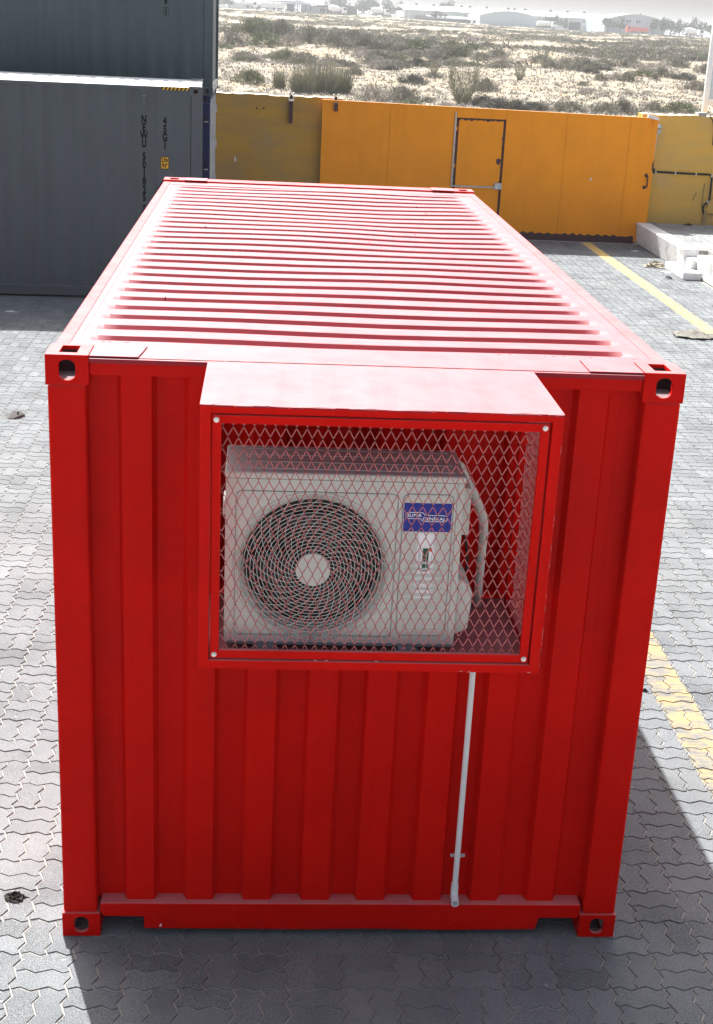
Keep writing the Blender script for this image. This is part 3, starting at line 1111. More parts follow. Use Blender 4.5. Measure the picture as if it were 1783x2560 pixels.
# a white scrape and small nicks on the sill
MB().prism([(-.802, .048), (-.796, .062), (-.790, .058), (-.794, .046)], .0040, .0065).build('paint_chip', M['white_pl'], red)
rq = random.Random(21)
for k in range(14):
    x = rq.uniform(-.85, .85); z = rq.uniform(.04, .16)
    MB().prism([(x, z), (x + rq.uniform(.002, .006), z + .001), (x + .002, z + rq.uniform(.002, .006))], .0052, .0065).build('paint_chip', M['red_worn'] if k % 3 else M['seam'], red)
# rear
box('rear_header', M['red'], red, -1.057, 1.057, 5.885, 6.05, 2.50, 2.589, bevel=.006)
box('rear_roof_strip', M['red_roof'], red, -1.16, 1.16, 5.70, 5.884, 2.545, 2.5755, bevel=.002)
for a, b in ((-1.055, -.88), (.88, 1.055)):
    box('corner_plate', M['red_roof'], red, a, b, 5.86, 6.03, 2.5895, 2.5955, bevel=.002)
box('rear_sill', M['red'], red, -1.057, 1.057, 5.95, 6.05, .03, .166, bevel=.006)
for sx in (-1, 1):
    d = box('door', M['red'], red, min(sx * .006, sx * 1.06), max(sx * .006, sx * 1.06), 5.98, 6.02, .18, 2.49, bevel=.006)
    for q in (.3, .75):
        MB().cyl((sx * q, 6.045, .15), 'z', .016, 2.35, 10).build('lock_rod', M['galv'], d, origin=WO[red.name])
# scratches and rubs on the roof edge
rr = random.Random(4)
for k in range(26):
    x = rr.uniform(-1.05, 1.05)
    l = rr.uniform(.01, .05)
    box('paint_chip', M['seam'] if k % 3 else M['red_worn'], red, x, x + l, .0185, .0215, 2.570, 2.5795 + rr.uniform(0, .0008))
for k in range(14):
    x = rr.uniform(.5, 1.1) if k > 3 else rr.uniform(-1.1, -.9)
    box('paint_chip', M['seam'], red, x, x + rr.uniform(.004, .016), .2795, .2815 + rr.uniform(0, .002), 2.574, 2.5798)
box('roof_seam', M['seam'], red, -1.10, 1.10, .2802, .2838, 2.560, 2.5775)
box('roof_seam', M['seam'], red, -1.055, 1.055, .0182, .0218, 2.560, 2.5798)
for k in range(20):
    x = rr.gauss(.02, .18) if k < 10 else rr.uniform(-1, 1)
    y = rr.uniform(2.6, 3.6) if k < 16 else rr.uniform(.4, 5.5)
    s_ = rr.uniform(.0012, .0035)
    a0 = rr.uniform(0, 3)
    MB().prism([(x + s_ * math.cos(a0 + a) * rr.uniform(.5, 1.6), y + s_ * math.sin(a0 + a) * rr.uniform(.5, 1.3)) for a in np.linspace(0, 2 * math.pi, 7)[:-1]], 2.560, 2.5752, 'z').build('rust_spot', M['seam'], red)

# ---- cage around the air conditioner
CX0, CX1, CYF, CZ0, CZ1 = -.612, .622, -.600, 1.602, 2.576
cage = MB()
for (a, b, c, d) in ((CX0, CX0 + .035, CZ0, CZ1), (CX1 - .037, CX1, CZ0, CZ1), (CX0 + .035, CX1 - .037, CZ0, CZ0 + .033), (CX0 + .035, CX1 - .037, CZ1 - .025, CZ1)):
    cage.box(a, b, CYF, CYF + .040, c, d)
cage = cage.build('cage', M['red'], red, bevel=.002)
def sub(mb, name, m, parent=cage, **k):
    return mb.build(name, m, parent, origin=WO[red.name], **k)
top = MB()
nt = 26
for i in range(nt):
    xa = CX0 - .002 + (CX1 - CX0 + .004) * i / nt
    xb = CX0 - .002 + (CX1 - CX0 + .004) * (i + 1) / nt
    za = CZ1 + .003 + .0012 * math.sin(i * 1.7)
    zb = CZ1 + .003 + .0012 * math.sin((i + 1) * 1.7)
    top.hexa([(xa, CYF + .004, CZ1 + .0005), (xb, CYF + .004, CZ1 + .0005), (xb, .008, CZ1 + .0005), (xa, .008, CZ1 + .0005), (xa, CYF + .004, za), (xb, CYF + .004, zb), (xb, .008, CZ1 + .0045), (xa, .008, CZ1 + .0045)])
sub(top, 'top_sheet', M['red_roof'])
e = MB()
rr = random.Random(9)
x = CX0
while x < CX1 - .01:
    l = rr.uniform(.015, .07)
    e.box(x, min(x + l, CX1), CYF - .0015 + rr.uniform(-.0006, .0006), CYF + .0035, CZ1 - rr.uniform(.001, .004), CZ1 + rr.uniform(.002, .0045))
    x += l + (rr.uniform(.003, .012) if rr.random() < .4 else 0)
sub(e, 'weld_bead', M['red_roof'])
sub(MB().box(CX0 + .004, CX1 - .004, CYF + .041, .034, CZ0 + .004, CZ0 + .022), 'floor_sheet', M['red_roof'])
for sx, xx in ((0, CX0 + .004), (1, CX1 - .034)):
    sub(MB().box(xx, xx + .030, -.04, -.002, CZ0 + .024, CZ1 - .002), 'rear_upright', M['red'])
    sub(MB().box(xx, xx + .030, CYF + .042, -.042, CZ1 - .032, CZ1 - .002), 'side_rail', M['red'])
    sub(MB().box(xx, xx + .030, CYF + .042, -.042, CZ0 + .024, CZ0 + .05), 'side_rail', M['red'])
# bolted front panel: frame, expanded metal, four bolts
DX0, DX1, DZ0, DZ1 = -.5712, .5780, 1.6405, 2.5425
ox0, ox1, oz0, oz1 = -.541, .5485, 1.672, 2.514
pf = MB()
yf, yb = CYF + .007, CYF + .024
pf.box(DX0, ox0, yf, yb, DZ0, DZ1)
pf.box(ox1, DX1, yf, yb, DZ0, DZ1)
pf.box(ox0, ox1, yf, yb, DZ0, oz0)
pf.box(ox0, ox1, yf, yb, oz1, DZ1)
sub(pf, 'panel_frame', M['red'], bevel=.0015)
def expanded(x0, x1, z0, z1, plane, c, pitch=.0358, hh=.0385, r=.0021):
    mb = MB()
    def P(u, v):
        return (u, c, v) if plane == 'y' else (c, u, v)
    k = math.floor((x0 - .15) / pitch)
    while k * pitch < x1 + pitch:
        for sgn in (1, -1):
            pts = []
            z = z0 - hh * .35
            row = 0
            seg = []
            while z < z1 + hh:
                off = pitch / 2 if row % 2 else 0
                u = k * pitch + sgn * off
                seg.append((u, z - hh * .07))
                seg.append((u, z + hh * .07))
                z += hh
                row += 1
            # clip to the opening
            cur = []
            for (u0, v0), (u1, v1) in zip(seg[:-1], seg[1:]):
                t0, t1 = 0.0, 1.0
                ok = True
                for a0, a1, lo, hi in ((u0, u1, x0, x1), (v0, v1, z0, z1)):
                    d = a1 - a0
                    if abs(d) < 1e-9:
                        if a0 < lo or a0 > hi:
                            ok = False
                        continue
                    ta, tb = (lo - a0) / d, (hi - a0) / d
                    if ta > tb:
                        ta, tb = tb, ta
                    t0, t1 = max(t0, ta), min(t1, tb)
                if ok and t1 > t0 + 1e-4:
                    A = (u0 + (u1 - u0) * t0, v0 + (v1 - v0) * t0)
                    B = (u0 + (u1 - u0) * t1, v0 + (v1 - v0) * t1)
                    if not cur:
                        cur = [A]
                    cur.append(B)
                else:
                    if len(cur) > 1:
                        mb.tube([P(*q) for q in cur], r, 4)
                    cur = []
            if len(cur) > 1:
                mb.tube([P(*q) for q in cur], r, 4)
        k += 1
    return mb
sub(expanded(ox0 - .006, ox1 + .006, oz0 - .006, oz1 + .006, 'y', yb + .0035), 'expanded_metal', M['red_mesh'])
sub(expanded(CYF + .04, -.03, CZ0 + .03, CZ1 - .02, 'x', CX1 - .008), 'side_mesh', M['red_mesh'])
sub(expanded(CYF + .04, -.03, CZ0 + .03, CZ1 - .02, 'x', CX0 + .008), 'side_mesh', M['red_mesh'])
for bx_, bz in ((-.558, 2.526), (.562, 2.528), (-.557, 1.655), (.563, 1.656)):
    bo = MB()
    bo.cyl((bx_, yf - .002, bz), 'y', .0095, .0022, 16)
    hx = [(bx_ + .0072 * math.cos(a), bz + .0072 * math.sin(a)) for a in np.linspace(.3, .3 + 2 * math.pi, 7)[:-1]]
    bo.prism(hx, yf - .008, yf - .002)
    sub(bo, 'bolt', M['zinc'])
# worn corners of the cage
rr = random.Random(12)
for k in range(16):
    z = rr.uniform(1.62, 2.45)
    sub(MB().box(CX1 - .0006, CX1 + .0008, CYF - .0006, CYF + .003, z, z + rr.uniform(.004, .03)), 'paint_chip', M['red_worn'])
for x, z in ((-.20, 1.6385), (-.16, 1.638), (.02, 1.639), (.33, 1.6045), (.36, 1.603), (.58, 1.604)):
    sub(MB().box(x, x + .012, CYF - .0008, CYF + .003, z, z + .0035), 'paint_chip', M['red_worn'])

# ---- drain pipe
px, py = .491, .030
dp = MB().tube([(px - .002, py - .012, 1.602), (px, py, .93), (px - .001, py, .235)], .0125, 16).build('drain_pipe', M['white_pl'], red, smooth=True, auto=50)
el = MB()
el.tube([(px - .001, py, .262), (px - .001, py, .215), (px - .001, py - .008, .198), (px - .001, py - .045, .185)], [.0162, .0165, .0168, .0168], 18, cap=False)
el.tube([(px - .001, py - .0452, .185), (px - .001, py - .012, .192)], [.0125, .0118], 18, cap=False)
i0 = len(el.v)
ring = []
for q in range(18):
    a = 2 * math.pi * q / 18
    ring.append((a,))
A = el.vert(*[(px - .001 + .0168 * math.cos(a[0]), py - .0453, .185 + .0168 * math.sin(a[0])) for a in ring])
B = el.vert(*[(px - .001 + .0122 * math.cos(a[0]), py - .0453, .185 + .0122 * math.sin(a[0])) for a in ring])
for q in range(18):
    el.face([A[q], A[(q + 1) % 18], B[(q + 1) % 18], B[q]])
el.build('elbow', M['white_pl'], dp, origin=WO[red.name], smooth=True, auto=40)
cl = MB()
cl.tube([(px + .0150 * math.cos(a), py + .0150 * math.sin(a), .404) for a in np.linspace(math.pi, 2 * math.pi, 12)], .004, 6)
cl.box(px - .032, px - .014, py - .002, py + .003, .398, .411)
cl.box(px + .014, px + .032, py - .002, py + .003, .398, .411)
cl.build('pipe_clamp', M['zinc'], dp, origin=WO[red.name])
for sx in (-1, 1):
    MB().cyl((px + sx * .025, py - .008, .4045), 'y', .006, .006, 8).build('screw', M['zinc'], dp, origin=WO[red.name])
text('pipe_print', 'PVC-U 1/2 41002/BUB  CL E  Made in UAE', .0135, (px + .0015, py - .0195, 1.455), M['ink'], dp, rot=R(-90), depth=.0002)

# ------------------------------------------------------------------ the air conditioner
AX0, AX1, AYF, AYB, AZ0, AZ1 = -.526, .317, -.492, -.175, 1.648, 2.312
ac = empty('air_conditioner', ((AX0 + AX1) / 2, -.33, 1.624), 'off-white outdoor air conditioner unit with a round fan grille inside the red mesh cage', 'air conditioner')
FX, FZ, FR = -.211, 1.956, .268
body = MB()
zt = 2.286
# shell without front
i = body.vert((AX0, AYF, AZ0 + .014), (AX1, AYF, AZ0 + .014), (AX1, AYB, AZ0 + .014), (AX0, AYB, AZ0 + .014), (AX0, AYF, zt), (AX1, AYF, zt), (AX1, AYB, zt), (AX0, AYB, zt))
for q in ((0, 3, 2, 1), (4, 5, 6, 7), (1, 2, 6, 5), (2, 3, 7, 6), (3, 0, 4, 7)):
    body.face([i[k] for k in q])
# front with a round opening
xm = .0885
N = 72
def edge_pt(a):
    c, s_ = math.cos(a), math.sin(a)
    t = 1e9
    if c > 1e-9: t = min(t, (xm - FX) / c)
    if c < -1e-9: t = min(t, (AX0 - FX) / c)
    if s_ > 1e-9: t = min(t, (zt - FZ) / s_)
    if s_ < -1e-9: t = min(t, (AZ0 + .014 - FZ) / s_)
    return FX + c * t, FZ + s_ * t
angs = sorted(set([2 * math.pi * k / N for k in range(N)] + [math.atan2(zz - FZ, xx - FX) % (2 * math.pi) for xx in (AX0, xm) for zz in (AZ0 + .014, zt)]))
NN = len(angs)
oo = body.vert(*[(edge_pt(a)[0], AYF, edge_pt(a)[1]) for a in angs])
c0 = body.vert(*[(FX + FR * math.cos(a), AYF, FZ + FR * math.sin(a)) for a in angs])
c1 = body.vert(*[(FX + (FR - .012) * math.cos(a), AYF + .015, FZ + (FR - .012) * math.sin(a)) for a in angs])
c2 = body.vert(*[(FX + (FR - .016) * math.cos(a), AYF + .09, FZ + (FR - .016) * math.sin(a)) for a in angs])
for k in range(NN):
    n = (k + 1) % NN
    body.face([oo[k], oo[n], c0[n], c0[k]])
    body.face([c0[k], c0[n], c1[n], c1[k]])
    body.face([c1[k], c1[n], c2[n], c2[k]])
q = body.vert((xm, AYF, AZ0 + .014), (AX1, AYF, AZ0 + .014), (AX1, AYF, zt), (xm, AYF, zt))
body.face(q)
bo_ = body.build('casing', M['acbody'], ac)
dk = MB()
dk.cyl((FX, AYF + .088, FZ), 'y', FR - .014, .004, 48)
dk.build('fan_recess', M['fanblack'], ac)
fan = MB()
for k in range(3):
    a0 = k * 2 * math.pi / 3 + .5
    P1 = []; P2 = []
    for t in np.linspace(0, 1, 9):
        r = .05 + t * .185
        P1.append((FX + r * math.cos(a0 + t * .5), AYF + .045, FZ + r * math.sin(a0 + t * .5)))
        P2.append((FX + r * math.cos(a0 + 1.1 + t * .75), AYF + .078, FZ + r * math.sin(a0 + 1.1 + t * .75)))
    a = fan.vert(*P1); b = fan.vert(*P2)
    for s_ in range(8):
        fan.face([a[s_], a[s_ + 1], b[s_ + 1], b[s_]])
fan.cyl((FX, AYF + .035, FZ), 'y', .055, .045, 24)
fan.build('fan_blades', flat('fan_dark_grey', (.035, .036, .034), .4), ac, smooth=True, auto=40)
# grille
gr = MB()
def gy(r):
    return AYF - .004 - .014 * (1 - (r / FR) ** 2)
for k in range(15):
    r = .0755 + k * .0125
    gr.tube([(FX + r * math.cos(a), gy(r), FZ + r * math.sin(a)) for a in np.linspace(0, 2 * math.pi, 65)[:-1]], .00135, 4, closed=True)
for k in range(30):
    a0 = 2 * math.pi * k / 30
    pts = []
    for t in np.linspace(0, 1, 14):
        r = .060 + t * (FR - .060 + .004)
        a = a0 - 1.25 * t ** .85
        pts.append((FX + r * math.cos(a), gy(r) - .0016, FZ + r * math.sin(a)))
    gr.tube(pts, .00125, 4)
grille = gr.build('fan_grille', M['acwire'], ac)
hub = MB()
hub.tube([(FX, gy(.03) - .006, FZ), (FX, gy(.03) - .004, FZ), (FX, gy(.03) + .006, FZ)], [.059, .0625, .0625], 40)
hub.build('hub_cap', M['acbody'], grille, origin=WO[ac.name])
rg = MB()
for r, t in ((.2860, .0010), (.2755, .0022), (.2700, .0022)):
    rg.tube([(FX + r * math.cos(a), AYF - .0006, FZ + r * math.sin(a)) for a in np.linspace(0, 2 * math.pi, 73)[:-1]], t, 6, closed=True)
rg.build('grille_rim', M['acbody'], grille, origin=WO[ac.name], smooth=True)
MB().tube([(FX +   .2885 * math.cos(a), AYF + .0001, FZ + .2885 * math.sin(a)) for a in np.linspace(0, 2 * math.pi, 73)[:-1]], .0008, 4, closed=True).build('rim_gap', M['stkgrey'], grille, origin=WO[ac.name])
for a in (1.575, -1.56):
    MB().cyl((FX + .274 * math.cos(a), AYF - .008, FZ + .274 * math.sin(a)), 'y', .0052, .008, 12).build('screw', M['stkgrey'], grille, origin=WO[ac.name])
def rrect(x0, x1, z0, z1, r, n=6):
    pts = []
    for (cx, cz, a0) in ((x1 - r, z1 - r, 0), (x0 + r, z1 - r, 90), (x0 + r, z0 + r, 180), (x1 - r, z0 + r, 270)):
        for k in range(n + 1):
            a = R(a0 + 90 * k / n)
            pts.append((cx + r * math.cos(a), cz + r * math.sin(a)))
    return pts
for (x0, x1, z0, z1) in ((-.490, .083, 1.690, 2.243), (.101, .281, 1.696, 2.245)):
    MB().tube([(x, AYF - .0002, z) for x, z in rrect(x0, x1, z0, z1, .022)], .0013, 6, closed=True).build('panel_outline', M['acdark'], bo_, origin=WO[ac.name], smooth=True)  # dark tube paints the shade of the panel's recess groove
    MB().tube([(x, AYF - .0002, z) for x, z in rrect(x0 + .003, x1 - .003, z0 + .003, z1 - .003, .020)], .0016, 6, closed=True).build('panel_outline', M['acbody'], bo_, origin=WO[ac.name], smooth=True)
for z in (1.982, 1.957, 1.932, 1.908, 1.881, 1.857, 1.834, 1.805, 1.780, 1.755, 1.730):
    lv = MB()
    lv.hexa([(.122, AYF - .0045, z - .0012), (.262, AYF - .0045, z - .0012), (.262, AYF + .002, z - .0012), (.122, AYF + .002, z - .0012), (.125, AYF - .0008, z + .009), (.259, AYF - .0008, z + .009), (.259, AYF + .002, z + .009), (.125, AYF + .002, z + .009)])
    lv.build('louvre', M['acbody'], bo_, origin=WO[ac.name])
MB().box(AX1 - .026, AX1 - .024, AYF - .0008, AYF + .001, AZ0 + .016, zt).build('corner_groove', M['acdark'], bo_, origin=WO[ac.name])
# lid
lid = MB().box(AX0 - .004, AX1 + .004, AYF - .004, AYB + .004, zt + .0015, AZ1).build('top_lid', M['acbody'], ac, bevel=.008, seg=3)
MB().box(AX0 + .001, AX1 - .001, AYF + .001, AYB - .001, zt - .001, zt + .002).build('lid_gap', M['stkgrey'], ac)
for y in (-.452, -.372, -.292, -.222):
    MB().box(AX0 + .07, AX1 - .03, y, y + .010, AZ1 - .002, AZ1 + .003).build('lid_rib', M['acbody'], lid, origin=WO[ac.name], bevel=.0025)
MB().box(AX0 + .002, AX1 - .002, AYF + .004, AYB - .002, AZ0, AZ0 + .013).build('base_pan', M['acdark'], ac, bevel=.002)
for x in (-.375, .145):
    ft = MB().box(x - .05, x + .05, AYF - .022, AYB + .022, AZ0 - .0235, AZ0 - .019)
    ft.box(x - .030, x + .030, AYF + .02, AYF + .04, AZ0 - .019, AZ0)
    ft.build('foot', M['galv'], ac, bevel=.002)
MB().cyl((.168, AYF - .004, AZ0 + .006), 'y', .004, .006, 10).build('screw', M['stkgrey'], ac)
# side covers
MB().prism([(AX1 + .001, 1.69), (AX1 + .052, 1.715), (AX1 + .062, 1.855), (AX1 + .040, 1.895), (AX1 + .001, 1.915)], -.47, -.24).build('valve_cover', M['acbody'], ac, bevel=.006)
MB().box(AX1 + .005, AX1 + .036, -.43, -.24, 2.07, 2.25).build('handle_cover', M['acbody'], ac, bevel=.006)
MB().box(AX0 - .010, AX0 - .001, -.44, -.34, 2.13, 2.19).build('handle_cover', M['acbody'], ac, bevel=.005)
# stickers
SY = AYF - .0008
stk = MB().box(.0995, .2765, SY, AYF + .001, 2.1035, 2.2115).build('brand_sticker', M['stkblue'], ac)
zc = AYF - .0016
text('logo_word', 'SUPER', .0165, (.1435, zc, 2.1645), M['stkwhite'], stk, sx=1.12, offset=.0002)
text('logo_word', 'GENERAL', .0165, (.2145, zc, 2.1525), M['stkwhite'], stk, sx=1.18, offset=.0002)
def outline(name, pts, wd, m, parent, y, closed=True):
    mb = MB()
    P = [np.array(p) for p in pts]
    n = len(P)
    for k in range(n if closed else n - 1):
        a, b = P[k], P[(k + 1) % n]
        d = (b - a)
        L = np.linalg.norm(d)
        if L < 1e-6:
            continue
        d /= L
        nn = np.array([-d[1], d[0]]) * wd / 2
        a = a - d * wd * .3
        b = b + d * wd * .3
        i = mb.vert((a[0] + nn[0], y, a[1] + nn[1]), (b[0] + nn[0], y, b[1] + nn[1]), (b[0] - nn[0], y, b[1] - nn[1]), (a[0] - nn[0], y, a[1] - nn[1]))
        mb.face(i)
        j = mb.vert((a[0] + nn[0], y + .0004, a[1] + nn[1]), (b[0] + nn[0], y + .0004, b[1] + nn[1]), (b[0] - nn[0], y + .0004, b[1] - nn[1]), (a[0] - nn[0], y + .0004, a[1] - nn[1]))
        for t in range(4):
            mb.face([i[t], i[(t + 1) % 4], j[(t + 1) % 4], j[t]])
    return mb.build(name, m, parent, origin=WO[ac.name])
L1 = [(.1245 + .0115 * math.cos(a), 2.1645 + .0115 * math.sin(a)) for a in np.linspace(math.pi / 2, 3 * math.pi / 2, 9)]
Rg = [(.2515 + .0115 * math.cos(a), 2.1545 + .0115 * math.sin(a)) for a in np.linspace(-math.pi / 2, math.pi / 2, 9)]
outline('logo_outline', L1 + [(.165, 2.153), (.176, 2.143)] + Rg + [(.182, 2.166), (.173, 2.176)], .0024, M['stkwhite'], stk, zc)
lab = MB().box(.158, .2235, SY, AYF + .001, 1.8405, 2.1020).build('spec_label', M['stkwhite'], ac)
def labbox(n_, x0, x1, z0, z1, m):
    return MB().box(x0, x1, SY - .0006, SY + .0004, z0, z1).build(n_, m, lab, origin=WO[ac.name])
labbox('green_band', .1815, .2035, 1.951, 2.040, M['stkgreen'])
text('label_print', 'Saudi Electricity  Efficiency', .0075, (.1955, SY - .0012, 1.995), M['stkwhite'], lab, rot=R(90), depth=.0002, sx=.8)
MB().prism([(.205, 2.041), (.2155, 2.041), (.2155, 2.031), (.210, 2.026), (.205, 2.031)], SY - .0006, SY + .0004).build('red_badge', M['stkred'], lab, origin=WO[ac.name])
MB().prism([(.2105 + (.0058 if k % 2 == 0 else .0026) * math.sin(k * math.pi / 5), 1.958 + (.0058 if k % 2 == 0 else .0026) * math.cos(k * math.pi / 5)) for k in range(10)], SY - .0006, SY + .0004).build('red_star', M['stkred'], lab, origin=WO[ac.name])
for (x0, x1, z0, z1) in ((.163, .219, 2.045, 2.098), (.163, .179, 1.969, 1.984), (.163, .171, 1.902, 1.946), (.174, .182, 1.902, 1.946), (.187, .201, 1.926, 1.946), (.204, .216, 1.926, 1.946), (.187, .216, 1.903, 1.922), (.163, .218, 1.846, 1.897), (.173, .188, 1.852, 1.893), (.160, .2215, 1.843, 2.100)):
    outline('label_rule', [(x0, z0), (x1, z0), (x1, z1), (x0, z1)], .0007, M['stkgrey'], lab, SY - .0004)
for x, z0, z1 in ((.166, 1.99, 2.03), (.170, 1.99, 2.03), (.174, 1.995, 2.02), (.215, 1.975, 2.015), (.167, 1.91, 1.94), (.178, 1.91, 1.94), (.193, 1.907, 1.918), (.196, 1.853, 1.872), (.200, 1.853, 1.872), (.204, 1.853, 1.872)):
    labbox('label_rule', x, x + .0012, z0, z1, M['stkgrey'])
# refrigerant pipe and cables
pp = [(AX1 - .01, -.13, 2.27), (.355, -.12, 2.235), (.385, -.11, 2.17), (.420, -.10, 2.105), (.448, -.09, 2.05), (.464, -.085, 2.0), (.469, -.08, 1.945), (.468, -.075, 1.85), (.470, -.06, 1.72), (.472, -.05, 1.628)]
MB().tube(pp, [.013, .014, .016, .018, .018, .018, .0175, .0165, .0165, .0165], 14).build('insulated_pipe', M['foam'], ac, smooth=True)
MB().tube([(.470, -.079, 1.955), (.469, -.079, 1.935)], .0188, 14).build('pipe_tape', M['white_pl'], ac, smooth=True)
MB().tube([(AX1 + .02, -.25, 2.07), (AX1 + .045, -.22, 2.02), (AX1 + .068, -.18, 1.95), (AX1 + .082, -.17, 1.88), (AX1 + .078, -.17, 1.81), (AX1 + .06, -.18, 1.785), (AX1 + .035, -.2, 1.80), (AX1 + .02, -.24, 1.86)], .0055, 8).build('black_cable', M['cable'], ac, smooth=True)
MB().tube([(AX1 + .008, -.23, 2.06), (AX1 + .016, -.2, 1.95), (AX1 + .012, -.2, 1.82)], .010, 8).build('black_cable', M['cable'], ac, smooth=True)

# ------------------------------------------------------------------ grey container (front of the stack)
g1 = empty('shipping_container', (-1.323, 14.245, 0), 'grey container standing on the ground, marked NEWU 501825 5 and 45G1', 'shipping container', 'dark containers stacked by the yard wall')
C1 = Cont(g1, 'x', (-1.323, 14.245 + 1.219, 0), 12.192, 2.896, M['grey'], paint('grey_roof_sunlit', (.70, .71, .70), rough=.5))  # roof colour lightened far above the sides to carry its sunlit white
g1.rotation_euler = (0, 0, R(2.4))
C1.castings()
C1.frame()
C1.side_walls(phase=.498, pitch=.2785)
C1.roof(.18, 12.0, .209, 56, .34, dents=False, depth=.012)
C1.profile_wall('end_wall', 'l', [(-1.07 + k * .107 * 1, (.04 if (k // 2) % 2 else .08)) for k in range(21)], .16, 2.84)
C1.bx('header', -1.057, 1.057, .01, .09, 2.81, 2.884)
C1.bx('bottom_sill', -1.057, 1.057, .01, .10, .03, .16)
C1.bx('roof_strip', -1.16, 1.16, .02, .18, 2.86, 2.878, m=C1.mr)
GF = 14.245 + .0035
def vtext(root, s, x, z0, pitch, size, m, y, sx=.72):
    for k, ch in enumerate(s):
        if ch != ' ':
            text('painted_letter', ch, size, (x, y, z0 - k * pitch), m, root, sx=sx, depth=.0004)
for ch, z in zip('NEWU501825', (2.444, 2.338, 2.232, 2.127, 1.956, 1.848, 1.738, 1.628, 1.517, 1.407)):
    text('painted_letter', ch, .138, (-2.103, GF, z), M['ink'], g1, sx=.66, depth=.0004, offset=.0065)
text('painted_letter', '5', .125, (-2.103, GF, 1.258), M['ink'], g1, sx=.66, depth=.0004, offset=.006)
def sq(name, x0, x1, z0, z1, wd, m, root, y):
    mb = MB()
    mb.box(x0, x1, y - .0005, y + .0005, z0, z0 + wd).box(x0, x1, y - .0005, y + .0005, z1 - wd, z1)
    mb.box(x0, x0 + wd, y - .0005, y + .0005, z0 + wd, z1 - wd).box(x1 - wd, x1, y - .0005, y + .0005, z0 + wd, z1 - wd)
    return mb.build(name, m, root)
sq('check_digit_frame', -2.139, -2.067, 1.195, 1.318, .004, M['ink'], g1, GF)
for ch, z in zip('45G1', (2.434, 2.325, 2.218, 2.113)):
    text('painted_letter', ch, .138, (-1.822, GF, z), M['ink'], g1, sx=.66, depth=.0004, offset=.0065)
hp = box('height_plate', M['yel'], g1, -1.881, -1.768, GF - .003, GF - .001, 1.802, 1.966)
sq('plate_border', -1.881, -1.768, 1.802, 1.966, .007, M['ink'], hp, GF - .0042).parent = hp
text('plate_text', '2,9m', .078, (-1.8245, GF - .0045, 1.921), M['ink'], hp, sx=.56, depth=.0003, offset=.003)
text('plate_text', '9\'6"', .078, (-1.8245, GF - .0045, 1.846), M['ink'], hp, sx=.6, depth=.0003, offset=.003)
tri = MB().prism([(-1.822, 1.700), (-1.975, 1.435), (-1.669, 1.435)], GF - .0015, GF).build('warning_triangle', M['ink'], g1)
MB().prism([(-1.822, 1.668), (-1.948, 1.450), (-1.696, 1.450)], GF - .003, GF - .0016).build('triangle_face', M['yel'], tri, origin=WO[g1.name])
hz = box('hazard_strip', M['ink'], g1, -1.868, -1.502, 14.2455, 14.2475, 2.838, 2.878)
for k in range(7):
    x = -1.86 + k * .052
    MB().prism([(x, 2.840), (x + .026, 2.840), (x + .050, 2.876), (x + .024, 2.876)], 14.2435, 14.2452).build('hazard_stripe', M['yel'], hz, origin=WO[g1.name])
vt = MB().box(-2.130, -2.064, 14.190, 14.252, 2.60, 2.755).build('vent_cover', M['grey'], g1, bevel=.008)
box('base_weld_line', M['grey'], g1, -13.3, -1.50, 14.242, 14.2465, .163, .170)

# ------------------------------------------------------------------ navy container below, slate container above
BY = 17.95
nb = empty('shipping_container', (-1.372, BY, 0), 'navy blue container seen as a narrow strip behind the grey one', 'shipping container', 'dark containers stacked by the yard wall')
C2 = Cont(nb, 'x', (-1.372, BY + 1.219, 0), 12.192, 2.591, M['navy'], M['navy'])
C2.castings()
C2.frame()
C2.side_walls(phase=.40)
C2.roof(.18, 12.0, .209, 56, .34, dents=False)
for sw in (-1, 1):
    a, b = sorted((sw * .006, sw * 1.06))
    dr = C2.bx('door', a, b, .03, .07, .17, 2.50, bevel=.005)
    for q in (.28, .82):
        p0 = C2.T(sw * q, .008, .10)
        MB().cyl(p0, 'z', .018, 2.42, 10).build('lock_rod', M['galv'], dr, origin=WO[nb.name])
    for z in (.4, 1.0, 1.6, 2.2):
        p0 = C2.T(sw * 1.075, .0, z)
        MB().box(p0[0] - .03, p0[0] + .02, p0[1] - .05, p0[1] + .05, p0[2], p0[2] + .12).build('hinge', M['galv'], dr, origin=WO[nb.name])
C2.bx('door_post_strip', -1.219 + .004, -1.10, -.012, .003, .118, 2.45, m=M['galv'])
C2.bx('header', -1.057, 1.057, .01, .09, 2.50, 2.58)
C2.bx('bottom_sill', -1.057, 1.057, .01, .10, .03, .16)
for z in (2.20, 1.45):
    box('door_catch', M['black'], nb, -1.46, -1.43, BY - .012, BY + .002, z, z + .10)
    box('door_catch', M['galv'], nb, -1.46, -1.40, BY - .014, BY + .002, z - .02, z - .004)

g2 = empty('shipping_container', (-1.336, BY, 2.60), 'slate grey container stacked highest, on top of the navy one, its top out of frame', 'shipping container', 'dark containers stacked by the yard wall')
C3 = Cont(g2, 'x', (-1.336, BY + 1.219, 2.60), 12.192, 2.896, M['grey2'], M['grey2'])
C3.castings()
C3.frame()
C3.side_walls(phase=.465, pitch=.2785)
C3.roof(.18, 12.0, .209, 10, .34, dents=False)
pe = []
for k in range(9):
    w0 = -1.07 + k * .238
    pe += [(w0, .085), (w0 + .10, .085), (w0 + .118, .045), (w0 + .220, .045)]
pe = [q for q in pe if q[0] < 1.07] + [(1.07, .085)]
C3.profile_wall('end_wall', 'l', pe, .15, 2.84, m=paint('faded_slate_paint', (.20, .23, .25), rough=.4))
C3.bx('header', -1.057, 1.057, .01, .09, 2.81, 2.884)
C3.bx('bottom_sill', -1.057, 1.057, .004, .10, .04, .17, m=M['galv'])
G2F = BY + .0035
